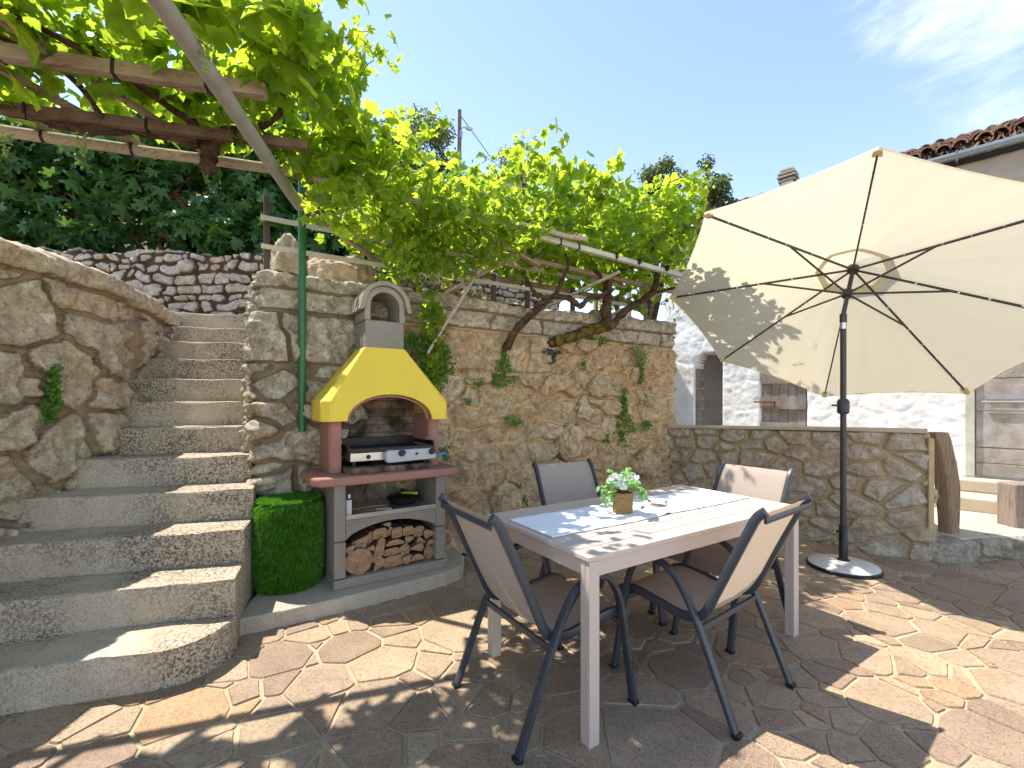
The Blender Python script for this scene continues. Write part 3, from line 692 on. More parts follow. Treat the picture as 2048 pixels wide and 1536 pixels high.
# ================================================================ HOUSE
house = empty('house', tuple(HP(1.5, 1.5, 0)), 'old whitewashed stone house with clay tile roof and zinc gutter behind the parasol', 'house')
def hw_extra(a, b):
    # a runs from the far left end; t = 4.0 - a ; openings pushed into the wall
    t = 3.8+.636-a; z = b; d = np.zeros_like(a)
    cx = 3.02; hwid = .225; zs = 1.92
    arch = (np.abs(t-cx) < hwid) & (z < zs) | (((t-cx)**2+(z-zs)**2) < hwid**2)
    d = np.where(arch & (z < 4), -.34, d)
    dr = (np.abs(t-1.93) < .30) & (z < 1.95); d = np.where(dr, -.10, d)
    dr = (t < -.03) & (t > -1.25) & (z < 2.5); d = np.where(dr, -.07, d)
    return d
p0 = HP(3.8, 0, 0); p1 = HP(-3.6, 0, 0)
fw = stone_wall('wall', [(p0.x+.45, p0.y+.45), (p0.x, p0.y), (p1.x, p1.y)], 0, 4.13, M['plaster'], sw=.5, sh=.4, res=.02, seed=71, bulge=.003, joint=.03, cap=.4, rough=.0055, offs=.001, extra=hw_extra, parent=house)
fw.location = -house.location
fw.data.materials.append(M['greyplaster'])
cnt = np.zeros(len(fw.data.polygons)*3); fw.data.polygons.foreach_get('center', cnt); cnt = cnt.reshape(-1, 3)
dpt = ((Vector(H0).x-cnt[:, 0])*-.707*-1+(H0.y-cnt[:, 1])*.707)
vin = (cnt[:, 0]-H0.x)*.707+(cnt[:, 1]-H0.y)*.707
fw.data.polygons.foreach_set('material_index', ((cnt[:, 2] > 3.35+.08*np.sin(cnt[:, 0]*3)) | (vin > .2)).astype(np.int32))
bx = MB().prism([(3.48, .38), (3.48, 5.2), (-3.6, 5.2), (-3.6, .38)], lambda a, b, d: HP(a, b, d), 0, 4.05); bx.build('side_wall', M['greyplaster'], house, world=True)
# roof tiles
def roof():
    V = []; Fc = []; C = []; pit = .435; r = np.random.default_rng(3)
    sl_ = math.cos(R(23.5)); 
    def tile(t, v, up_, rad):
        k = len(V); seg = 6; L_ = .42; c = r.random()
        jt, jv, jz = r.normal(0, .012), r.normal(0, .018), r.normal(0, .008); yaw = r.normal(0, .03)
        for e in (0, 1):
            for q in range(seg+1):
                a = math.pi*q/seg; rr = rad*(1.08 if e == 0 else .88)
                for th in (0, .014):
                    tt = t+jt+math.cos(a)*(rr-th)+yaw*e*L_; h = math.sin(a)*(rr-th)*(1 if up_ else -1)
                    vvv = v+jv+e*L_*sl_; V.append(HP(tt, vvv, 4.20+(vvv+.3)*pit+h+jz+(.05 if up_ else .03)-(.022 if e else 0))); C.append(c)
        m = 2*(seg+1)
        for q in range(seg):
            a0 = k+2*q
            Fc.extend([(a0, a0+2, a0+2+m, a0+m), (a0+1, a0+1+m, a0+3+m, a0+3), (a0, a0+1, a0+3, a0+2)])
    for ci in range(int(6.9/.15)):
        for ri in range(9):
            tile(3.5-ci*.15, -.12+ri*.36, True, .066); tile(3.5-ci*.15-.075, -.15+ri*.36, False, .066)
    o = mesh_obj('roof', V, Fc, M['tile'], house, False, {'rnd': C}, world=True)
    ridge = MB(); rz = 4.17+(3.0+.3)*pit
    for k in range(18): ridge.tube([HP(3.5-k*.4, 2.98, rz+.0), HP(3.5-k*.4-.43, 2.98, rz+.02)], [.10, .115], 10)
    mesh_obj('ridge', ridge.v, ridge.f, M['tile'], house, True, {'rnd': np.full(len(ridge.v), .75)}, world=True)
    dk = MB()
    a, b = 3.45, -3.6
    dk.add([HP(a, -.10, 4.17), HP(b, -.10, 4.17), HP(b, 3.0, 4.15+3.22*pit), HP(a, 3.0, 4.15+3.22*pit), HP(a, 6, 4.13), HP(b, 6, 4.13)], [(0, 1, 2, 3), (3, 2, 5, 4), (0, 3, 4)])
    dk.build('roof_boards', M['greyplaster'], house, world=True)
    return o
roof()
gt = MB(); pts = []
for k in range(7):
    a = math.pi+math.pi*k/6; pts.append((math.cos(a)*.065, math.sin(a)*.065))
V = []; Fc = []
for t in (3.55, -3.7):
    for (dv, dz) in pts+[(p[0]*.93, p[1]*.93) for p in reversed(pts)]: V.append(HP(t, -.21+dv, 4.20+dz))
n = 14; Fc = [(k, (k+1) % n, n+(k+1) % n, n+k) for k in range(n)]
g_ = mesh_obj('gutter', V, Fc, M['zinc'], house, True, world=True)
br = MB()
for k in range(9): 
    br = MB(); t = 3.3-k*.8; br.tube([HP(t, -.285, 4.21), HP(t, -.21, 4.12), HP(t, -.14, 4.17), HP(t, -.01, 4.16)], .009, 5); br.build('gutter_bracket', M['zinc'], g_, world=True)
# right door
dr = MB(); zb = .47
def board(mb, t0, t1, z0, z1, v, th=.03): mb.prism([(t0, z0), (t1, z0), (t1, z1), (t0, z1)], lambda a, b, d: HP(a, d, b), v, v+th)
for k, (z0, z1) in enumerate([(.475, .62), (.628, .80), (.81, 1.22), (1.228, 1.60), (1.606, 2.05), (2.056, 2.42)]): board(dr, -.06, -1.2, z0, z1, .012+.003*(k % 2), .04)
door = dr.build('door', M['doorwood'], house, bevel=.004, world=True)
fr = MB(); board(fr, .03, -.05, .455, 2.5, -.015, .06); fr.build('door_frame', M['creamrail'], door, bevel=.004).location = (0, 0, 0)
lt = MB(); board(lt, -.14, -.50, 1.36, 1.42, -.002, .014)
lt.tube([HP(-.1, -.02, 1.33), HP(-.62, -.02, 1.33)], .011, 6); lt.tube([HP(-.55, -.05, 1.35), HP(-.6, -.06, 1.28), HP(-.6, -.04, 1.2)], .012, 6)
lt.build('latch', M['galv'], door)
# middle plank door and the boards in the arched doorway
dr = MB()
for k in range(5): board(dr, 1.65+k*.112, 1.65+k*.112+.107, .17, 1.88, .02+.003*(k % 2), .03)
for z in (.85, 1.22, 1.6, .3): board(dr, 1.64, 2.22, z, z+.17, -.008, .028)
d2 = dr.build('door', M['olddoor'], house, bevel=.003, world=True); d2['label'] = 'grey plank door with battens and a bolt'
lt = MB(); lt.tube([HP(2.32, -.03, 1.33), HP(2.02, -.03, 1.33)], .012, 6); lt.tube([HP(2.04, -.03, 1.33), HP(2.04, -.03, 1.24)], .010, 6); lt.build('bolt', M['rust'], d2)
dr = MB()
for z in np.arange(.2, 1.9, .17): dr.prism([(3.225, z), (3.20, z), (3.20, z+.155), (3.225, z+.155)], lambda a, b, d: HP(a, d, b), .02+.01*random.random(), .26)
dr.build('shutter', M['olddoor'], house, bevel=.004, world=True)
# chimney on the roof
ch = MB().prism([(2.47, 2.80), (2.68, 2.80), (2.68, 3.0), (2.47, 3.0)], lambda a, b, d: HP(a, b, d), 5.3, 5.76).build('chimney', M['chimneywhite'], house, bevel=.01, world=True)
cc = MB()
for k, (z, e) in enumerate([(5.76, .04), (5.84, .06), (5.91, .05), (5.98, .01)]): cc.prism([(2.47-e, 2.80-e), (2.68+e, 2.80-e), (2.68+e, 3.0+e), (2.47-e, 3.0+e)], lambda a, b, d: HP(a, b, d), z, z+.035)
cc.prism([(2.49, 2.82), (2.66, 2.82), (2.66, 2.98), (2.49, 2.98)], lambda a, b, d: HP(a, b, d), 5.76, 5.99)
cc.build('chimney_cap', M['capstone'], ch)

# timber posts by the steps
pv = MB(); ps = []
for k, (x, y, z, rx, ry) in enumerate([(3.835, 4.00, .10, .056, .055), (3.835, 4.0, .35, .062, .06), (3.825, 4.0, .6, .070, .065), (3.80, 4.0, .8, .068, .06), (3.765, 4.0, 1.0, .066, .055), (3.75, 4.0, 1.065, .062, .05)]): ps.append((x, y, z, rx, ry))
V = []; Fc = []; nn = 14
for k, (x, y, z, rx, ry) in enumerate(ps):
    for j in range(nn):
        a = 2*math.pi*j/nn; cx = math.copysign(abs(math.cos(a))**.6, math.cos(a)); sx = math.copysign(abs(math.sin(a))**.6, math.sin(a)); q = 1+.09*math.sin(j*2.1+k*.7)+.05*math.sin(j*5.3)
        V.append((x+cx*rx*q, y+sx*ry*q, z))
Fc = [(i*nn+j, i*nn+(j+1) % nn, (i+1)*nn+(j+1) % nn, (i+1)*nn+j) for i in range(len(ps)-1) for j in range(nn)]+[tuple((len(ps)-1)*nn+j for j in range(nn))]
tagit(mesh_obj('timber_post', V, Fc, M['post'], smooth=False, bevel=.006), 'tall split weathered timber post leaning against the end of the low stone wall', 'post')
tagit(MB().box(4.57, 4.86, 4.12, 4.30, .16, .585).build('timber_post', wood('grey_stump', (.24,.18,.14,1), (.31,.25,.20,1), (.07,.05,.04,1), axis=2), bevel=.02, seg=3), 'short grey squared timber stump standing on the raised yard at the right edge', 'post')

# ================================================================ BARBECUE
BO = (-1.157, 2.958, .10); BT = R(32.8)
bbq = empty('barbecue', BO, 'masonry barbecue with yellow hood, pink counter and arched grey chimney cap', 'barbecue', BT)
Wd, Dp = .787, .50
b = MB()                                                       # grey base, z measured from the plinth (0.10)
def zz(z): return z-.10
for x0 in (0, Wd-.075):
    b.box(x0, x0+.075, 0, Dp, zz(.10+.07), zz(.408)); b.box(x0, x0+.075, .0, Dp, zz(.414), zz(.79))
b.box(-.004, Wd+.004, -.006, Dp, zz(.10), zz(.165))
base = b.build('base', M['bbqgrey'], bbq, bevel=.008)
b = MB(); arch = [(.075, zz(.57)), (Wd-.075, zz(.57)), (Wd-.075, zz(.425))]+[(.075+(Wd-.15)*(1-k/16), zz(.425)+.085*max(0, math.sin(math.pi*k/16))**.75) for k in range(1, 16)]+[(.075, zz(.415))]
b.prism(arch, lambda a, c, d: (a, d, c), .004, .06); b.build('arched_panel', M['bbqgrey'], bbq, bevel=.006)
b = MB(); b.box(.075, Wd-.075, .45, .49, zz(.165), zz(.79)); b.build('back_panel', M['bbqgrey'], bbq)
b = MB(); b.box(.075, Wd-.075, .0, .45, zz(.56), zz(.575)); sh_ = b.build('shelf', M['steel'], bbq, bevel=.003)
MB().box(.078, Wd-.078, -.008, 0., zz(.555), zz(.584)).build('shelf_edge', M['steel'], sh_, bevel=.002)
sl_ = [(-.135, .03), (-.095, -.045), (.02, -.058), (.80, -.058), (.875, -.035), (.90, .02), (.89, .34), (.84, .47), (-.10, .50), (-.145, .42)]
b = MB(); b.prism(sl_, lambda a, c, d: (a, c, d), zz(.787), zz(.845)); b.build('counter', M['pink'], bbq, bevel=.016, seg=3)
for x0, m_ in ((-.005, 1), (Wd-.075, -1)):
    b = MB(); b.prism([(x0, .15), (x0+.02, .13), (x0+.08, .13), (x0+.08, .22), (x0+.07, .24), (x0+.07, .50), (x0, .50)], lambda a, c, d: (a, c, d), zz(.845), zz(1.235))
    for k in range(3):
        xx = x0+.078 if m_ == 1 else x0-.012
        b.box(xx, xx+.014, .16, .44, zz(.93+k*.055), zz(.955+k*.055))
    b.build('pillar', M['pink'], bbq, bevel=.006)
b = MB(); b.box(.07, Wd-.07, .455, .495, zz(.845), zz(1.45)); b.build('fire_back', M['firebrick'], bbq)
b = MB(); b.box(.085, Wd-.085, .02, .45, zz(.845), zz(.885)); b.build('fire_floor', M['firebrick'], bbq, bevel=.004)
# hood: outer shell with arched front
def hood():
    V = []; Fc = []
    x0, x1 = -.065, .838; y0, y1 = .06, .50; ch = .055; zb, zl, zt = zz(1.20), zz(1.335), zz(1.727); cx0, cx1, cy0, cy1 = .252, .545, .20, .485
    xc = .405; hw = .305; ah = .185; n = 20
    outer = [(x0, zb), (x0, zl)]
    # front outline (in the lip plane then the slope): arch from left to right
    A = [(xc-hw*math.cos(math.pi*k/n), zb+ah*math.sin(math.pi*k/n)) for k in range(n+1)]
    def depth(z): return y0 if z <= zl else y0+(cy0-y0)*(z-zl)/(zt-zl)
    b = MB()
    # front slab, 35 mm thick, top edge follows the hood outline
    xl = x0+ch; xr = x1-.02
    for k in range(n):
        a0, a1 = A[k], A[k+1]; t0 = k/n; t1 = (k+1)/n
        # arch edge -> lip line (z = zl+.06 where front starts to lean)
        l0 = (xl+(xr-xl)*t0, max(zl, zz(1.40))); l1 = (xl+(xr-xl)*t1, max(zl, zz(1.40)))
        fr = lambda p: (p[0], depth(p[1]) if p[1] > zl else y0, p[1])
        b.add([fr(a0), fr(a1), fr(l1), fr(l0)], [(0, 1, 2, 3)])
        bk = lambda p: (p[0], (depth(p[1]) if p[1] > zl else y0)+.035, p[1])
        b.add([fr(a0), fr(a1), bk(a1), bk(a0)], [(3, 2, 1, 0)])
        b.add([bk(a0), bk(a1), bk(l1), bk(l0)], [(3, 2, 1, 0)])
    return b, xl, xr, zb, zl, zt, y0, y1, cx0, cx1, cy0, cy1, ch, depth, A, x0, x1
hb, xl, xr, zb, zl, zt, y0, y1, cx0, cx1, cy0, cy1, chf, dep, AR, hx0, hx1 = hood()
zq = zz(1.40)
def slope_x(z, left):                                            # sides lean in above the lip
    t = max(0, (z-zl)/(zt-zl)); return (hx0+(cx0-hx0)*t) if left else (hx1+(cx1-hx1)*t)
def fcorner(z, left):
    t = max(0, (z-zl)/(zt-zl)); c = chf*(1-t) if left else .03*(1-t)
    x = slope_x(z, left); return (x+c if left else x-c, dep(z), z), (x, dep(z)+c*.75, z)
# above the arch band, the front panel keeps tapering
fl, sl2 = fcorner(zq, True); frr, sr2 = fcorner(zq, False); tl, tsl = fcorner(zt, True); tr, tsr = fcorner(zt, False)
hb2 = MB(); n = 20
def frontx(z, t): a = fcorner(z, True)[0][0]; c = fcorner(z, False)[0][0]; return a+(c-a)*t
apx = [(frontx(zq, k/n), dep(zq), zq) for k in range(n+1)]
for k in range(n):
    a0, a1 = AR[k], AR[k+1]; fy = lambda z: dep(z) if z > zl else y0
    p0 = (a0[0], fy(a0[1]), a0[1]); p1 = (a1[0], fy(a1[1]), a1[1])
    hb2.add([p0, p1, apx[k+1], apx[k]], [(0, 1, 2, 3)])
    q0 = (p0[0], p0[1]+.04, p0[2]); q1 = (p1[0], p1[1]+.04, p1[2]); hb2.add([p1, p0, q0, q1], [(0, 1, 2, 3)])
    i0 = (apx[k][0], apx[k][1]+.04, zq); i1 = (apx[k+1][0], apx[k+1][1]+.04, zq); hb2.add([q1, q0, i0, i1], [(0, 1, 2, 3)])
hb2.add([apx[0], apx[-1], tr, tl], [(0, 1, 2, 3)])
for left in (True, False):
    fb, sb = fcorner(zb, left); fz, sz = fcorner(zl, left); fq, sq = fcorner(zq, left); ft, s_t = fcorner(zt, left)
    arc_pt = (AR[0] if left else AR[-1]); ap = (arc_pt[0], y0, arc_pt[1])
    # lip part of the front between arch foot and chamfer
    hb2.add([fb, ap, apx[0] if left else apx[-1], fq, fz], [(0, 1, 2, 3, 4)] if left else [(4, 3, 2, 1, 0)])
    Xb = hx0 if left else hx1
    bb = (Xb, y1, zb); bz = (Xb, y1, zl); bt = (cx0 if left else cx1, cy1, zt)
    q = [(fb, sb, sz, fz), (fz, sz, s_t, ft), (sb, bb, bz, sz), (sz, bz, bt, s_t)]
    for f4 in q: hb2.add(f4, [(0, 1, 2, 3) if not left else (3, 2, 1, 0)])
    ins = .035*(1 if left else -1)
    hb2.add([(Xb, sb[1], zb), bb, (Xb+ins, y1, zb), (Xb+ins, sb[1], zb)], [(0, 1, 2, 3)])
    hb2.add([fb, ap, (ap[0], ap[1]+.04, zb), (fb[0], fb[1]+.04, zb)], [(0, 1, 2, 3)])
    hb2.add([(Xb+ins, y0+.04, zb), (Xb+ins, y1, zb), (slope_x(zt, left)+ins, cy1, zt), (slope_x(zt, left)+ins, cy0+.04, zt)], [(0, 1, 2, 3)])
hb2.add([(hx0, y1, zb), (hx1, y1, zb), (hx1, y1, zl), (cx1, cy1, zt), (cx0, cy1, zt), (hx0, y1, zl)], [(0, 1, 2, 3, 4, 5)])
hd = hb2.build('hood', M['yellow'], bbq)
bm = bmesh.new(); bm.from_mesh(hd.data); bmesh.ops.remove_doubles(bm, verts=bm.verts, dist=.0015); bmesh.ops.recalc_face_normals(bm, faces=bm.faces); bm.to_mesh(hd.data); bm.free()
bv = hd.modifiers.new('bevel', 'BEVEL'); bv.width = .008; bv.segments = 3; bv.limit_method = 'ANGLE'; bv.angle_limit = R(22)
b = MB()
A2 = [(.405-.300*math.cos(math.pi*k/24), zz(1.20)+.180*math.sin(math.pi*k/24)) for k in range(25)]
for k in range(24):                                              # brown inner arch ring
    p, q = A2[k], A2[k+1]; c = (.405, zz(1.20)); s_ = .93
    pi, qi = [(c[0]+(v[0]-c[0])*s_, c[1]+(v[1]-c[1])*s_) for v in (p, q)]
    b.add([(p[0], .11, p[1]), (q[0], .11, q[1]), (qi[0], .11, qi[1]), (pi[0], .11, pi[1]), (p[0], .15, p[1]), (q[0], .15, q[1]), (qi[0], .15, qi[1]), (pi[0], .15, pi[1])], [(0, 1, 2, 3), (3, 2, 6, 7), (4, 7, 6, 5), (0, 4, 5, 1)])
b.build('inner_arch', M['pink'], hd)
b = MB(); b.box(cx0+.004, cx1-.004, cy0+.004, cy1, zt-.02, zz(1.925)); chm = b.build('chimney', M['bbqgrey'], bbq, bevel=.006)
# chimney cap: two arched ends, barrel roof
b = MB(); cx = (cx0+cx1)/2; rad = .148; ro = .108; zs = zz(2.03); n = 18
def capend(ya, yb):
    O = [(cx-rad, zz(1.925)), (cx-rad, zs)]+[(cx-rad*math.cos(math.pi*k/n), zs+rad*math.sin(math.pi*k/n)) for k in range(1, n)]+[(cx+rad, zs), (cx+rad, zz(1.925))]
    I = [(cx-ro, zz(1.925)), (cx-ro, zs)]+[(cx-ro*math.cos(math.pi*k/n), zs+ro*math.sin(math.pi*k/n)) for k in range(1, n)]+[(cx+ro, zs), (cx+ro, zz(1.925))]
    for k in range(len(O)-1):
        p, q, pi, qi = O[k], O[k+1], I[k], I[k+1]
        V = [(v[0], y, v[1]) for y in (ya, yb) for v in (p, q, qi, pi)]
        b.add(V, [(0, 1, 2, 3), (7, 6, 5, 4), (0, 4, 5, 1), (3, 2, 6, 7)])
capend(cy0+.002, cy1-.002)
cp_ = b.build('chimney_cap', M['capstone'], chm)
b = MB()
for j in range(4):                                               # four overlapping courses of the barrel roof
    ya = cy0-.028+j*.083; yb = ya+.088; r0 = rad+.004; r1 = rad+.034-.002*(j % 2)
    for k in range(-1, n+1):
        def pt(rr, kk, y):
            if kk < 0: return (cx-rr-.012, y, zs-.035)
            if kk > n: return (cx+rr+.012, y, zs-.035)
            return (cx-rr*math.cos(math.pi*kk/n), y, zs+rr*math.sin(math.pi*kk/n))
        V = [pt(r1, k, ya), pt(r1, k+1, ya), pt(r1-.006, k+1, yb), pt(r1-.006, k, yb), pt(r0, k, ya), pt(r0, k+1, ya), pt(r0, k+1, yb), pt(r0, k, yb)]
        b.add(V, [(0, 1, 2, 3), (4, 7, 6, 5), (0, 4, 5, 1), (2, 6, 7, 3)]+([(0, 3, 7, 4)] if k < 0 else [])+([(1, 5, 6, 2)] if k == n else []))
b.build('barrel_roof', M['capstone'], chm)

# gas griddle on the barbecue
def thing_on_bbq(name, u, v, z, label, cat, rz=0, group=None):
    m = Matrix.Rotation(BT, 3, 'Z'); p = m @ Vector((u, v, 0))
    return empty(name, (BO[0]+p.x, BO[1]+p.y, z), label, cat, BT+rz, group)
g = thing_on_bbq('gas_griddle', .12, .04, .886, 'stainless gas griddle with black plate and two black knobs under the yellow hood', 'griddle')
MB().box(0, .57, .03, .36, .035, .10).build('body', M['steel'], g, bevel=.006)
b = MB(); b.prism([(.225, .035), (.225, .10), (.245, .108), (.585, .108), (.60, .03), (.24, .02)], lambda a, c, d: (a, d, c), -.035, .035); pn = b.build('control_panel', M['panel'], g, bevel=.008, seg=3)
for x in (.335, .56):
    MB().tube([(x, -.036, .085), (x, -.062, .092)], [.024, .020], 14).build('knob', M['black'], pn, smooth=True)
MB().tube([(.445, -.036, .075), (.445, -.043, .075)], .009, 12).build('igniter', M['black'], pn)
MB().tube([(.12, .029, .065), (.12, .026, .065)], .016, 14).build('air_hole', M['black'], g)
b = MB(); b.box(-.02, .60, .01, .40, .104, .112); b.box(-.02, .60, .385, .40, .11, .175); b.box(-.02, -.008, .01, .40, .11, .15); b.box(.588, .60, .01, .40, .11, .16); b.box(-.02, .60, .004, .012, .10, .13)
b.build('plate', M['blacksteel'], g, bevel=.004)
for x in (.03, .54):
    for y in (.06, .33): MB().tube([(x, y, .0), (x, y, .036)], .014, 8).build('foot', M['black'], g)
MB().tube([(.60, 0, .05), (.635, -.005, .052), (.66, -.005, .06), (.69, .01, .06), (.72, .05, .03), (.76, .14, -.02)], .009, 8).build('gas_hose', M['blue'], g, smooth=True)

# firewood: every log its own object
LOGS = [(545,1070,35,45,'w'),(605,1165,98,100,'r'),(635,1010,72,55,'w'),(700,985,38,52,'w'),(770,950,52,44,'q'),(697,1065,30,28,'w'),(760,1075,46,95,'t'),(760,1190,56,55,'w'),(843,940,30,46,'w'),(902,942,40,44,'q'),
        (885,1018,66,32,'h'),(857,1088,60,30,'q'),(870,1160,70,46,'q'),(985,928,40,38,'q'),(985,1000,44,32,'w'),(958,1075,40,44,'r'),(972,1150,32,33,'r'),(1068,932,42,42,'q'),(1078,1003,44,34,'w'),(1052,1058,50,42,'w'),
        (1058,1132,50,38,'h'),(1150,948,42,46,'w'),(1152,1020,35,28,'w'),(1140,1093,33,54,'r'),(598,1085,34,22,'w'),(935,1110,22,22,'w'),(820,880,30,22,'w'),(1000,1120,22,18,'w')]
desc = {'r': 'round log end', 'w': 'wedge shaped split log', 'q': 'blocky split log', 'h': 'half round split log', 't': 'tall slanting split log'}
cosb, sinb = math.cos(BT), math.sin(BT)
def crop_to_bbq(cx, cy, v):
    px = 560+cx/3.84; py = 820+cy/3.84; k = (px-1024)/F
    ox, oy = BO[0]-sinb*v, BO[1]+cosb*v
    u = (k*oy-ox)/(cosb-k*sinb); Yd = oy+sinb*u; return u, HC-(py-803)/F*Yd, Yd
rl = random.Random(4)
LP = ['bottom left corner', 'biggest of the pile, at the bottom left', 'upper left, above the biggest log', 'second in the upper left slope', 'top row, third from the left', 'small one above the biggest log', 'leaning beside the biggest log', 'bottom, right of the biggest log', 'thin one in the top row', 'top row, under the arch peak',
      'centre, flat side down', 'centre, in the third layer', 'dark one at the bottom centre', 'top row, right of centre', 'second row, right of centre', 'third layer, right of centre', 'small disc at the bottom', 'top row, second from the right', 'pointing down in the second row right', 'third layer, second from the right',
      'bottom row, second from the right', 'top right corner', 'second row at the right end', 'bottom right corner', 'sliver touching the biggest log', 'sliver between the bottom centre logs', 'sliver in the shade under the arch', 'sliver over the small round disc']
for k, (cx, cy, rx, ry, kind) in enumerate(LOGS):
    v = .035+rl.uniform(-.012, .03); u, z, Yd = crop_to_bbq(cx, cy, v); sx = rx/3.84/F*Yd*1.12; sz = ry/3.84/F*Yd*1.0
    n = 16; pts = []
    if kind == 'r': pts = [(math.cos(2*math.pi*j/n)*(1+rl.uniform(-.06, .06)), math.sin(2*math.pi*j/n)*(1+rl.uniform(-.06, .06))) for j in range(n)]
    elif kind == 'w':
        a0 = rl.uniform(0, 6.28); pts = [(math.cos(a0)*1.15, math.sin(a0)*1.15)]+[(math.cos(a0+2.2+t*1.9/6)*1.0, math.sin(a0+2.2+t*1.9/6)*1.0) for t in range(7)]
    elif kind == 'h': pts = [(math.cos(math.pi*j/10), math.sin(math.pi*j/10)*1.3-.6) for j in range(11)]
    elif kind == 't': pts = [(-.9, -.95), (.1, -1.), (.7, -.3), (1., .75), (.5, 1.), (-.1, .7), (-.6, .1)]
    else: pts = [(-.95, -.8), (-.2, -.95), (.9, -.75), (1., .4), (.6, .95), (-.4, .9), (-1., .5)]
    q = []
    for i in range(len(pts)):
        a = pts[i]; c = pts[(i+1) % len(pts)]
        for t in (0, .5): q.append(((a[0]+(c[0]-a[0])*t)*(1+rl.uniform(-.03, .03)), (a[1]+(c[1]-a[1])*t)*(1+rl.uniform(-.03, .03))))
    b = MB(); n = len(q); ln = .34
    x_, z_ = Vector((sinb*-1, cosb, 0)) , 0
    V = [(a*sx, 0, c*sz) for a, c in q]+[(a*sx*1.02, .012, c*sz*1.02) for a, c in q]+[(a*sx, ln, c*sz) for a, c in q]
    b.add(V, [tuple(range(n))], 0); b.f += [(j, n+j, n+(j+1) % n, (j+1) % n) for j in range(n)]+[(n+j, 2*n+j, 2*n+(j+1) % n, n+(j+1) % n) for j in range(n)]; b.m += [1]*(2*n)
    b.f.append(tuple(range(3*n-1, 2*n-1, -1))); b.m.append(0)
    o = b.build('log', None, mats=[M['logend'], M['logbark']])
    o.location = (BO[0]+cosb*u-sinb*v, BO[1]+sinb*u+cosb*v, z); o.rotation_euler = (0, 0, BT+rl.uniform(-.04, .04))
    tagit(o, desc[kind]+' in the barbecue wood store, '+LP[k], 'log', 'logs stacked in the barbecue wood store')

# things on the steel shelf
zs_ = .578
p = thing_on_bbq('frying_pan', .53, .20, zs_, 'round black frying pan with lime green grip on the barbecue shelf', 'pan')
MB().lathe([(.09, 0), (.115, .035), (.118, .04), (.11, .038), (.088, .006)], n=28).build('bowl', M['black'], p, smooth=True)
MB().lathe([(.118, .04), (.10, .058), (.05, .072), (.015, .075), (.015, .095), (.022, .10)], n=28).build('lid', M['blacksteel'], p, smooth=True)
MB().tube([(-.02, -.06, .085), (.02, -.17, .10), (.03, -.2, .10)], .012, 8, flat=(.013, .008, (1, 0, 0))).build('handle', M['greenhandle'], p, smooth=True)
p = thing_on_bbq('grill_rack', .13, .10, zs_, 'yellowed wire grill rack leaning at the back left of the barbecue shelf', 'rack')
b = MB()
for k in range(13): b.tube([(.01+k*.018, 0, .02), (.01+k*.018, .25, .12)], .0022, 5)
for t in (0, .5, 1): b.tube([(0, .25*t, .02+.1*t), (.24, .25*t, .02+.1*t)], .003, 5)
b.build('grid', M['brass'], p); MB().tube([(0, 0, .003), (0, 0, .02)], .004, 5).build('leg', M['brass'], p)
p = thing_on_bbq('spatula', .34, .03, zs_, 'metal spatula with pale wooden handle lying on the barbecue shelf', 'spatula', .9)
MB().box(-.03, .03, .06, .15, .004, .007).build('blade', M['steel'], p); MB().tube([(0, .06, .006), (0, -.03, .012), (0, -.05, .013)], .006, 6).build('handle', M['polewood'], p)
p = thing_on_bbq('paper_box', .083, .025, zs_, 'small white and black printed box standing at the left end of the barbecue shelf', 'box')
MB().box(0, .035, 0, .05, 0, .10).build('carton', M['label_white'], p, bevel=.002); MB().box(-.001, .034, -.002, .0, .10, .15).build('flap', M['black'], p); MB().box(.010, .026, -.0035, -.002, .112, .138).build('print', M['label_white'], p)
# leaning sticks by the barbecue
tagit(MB().beam(WP(.84, -.42, .10), WP(.86, -.06, .46), .05, .012, mi=0).build('plank', M['polewood'], bevel=.002), 'thin narrow plank leaning against the right side of the barbecue', 'plank')

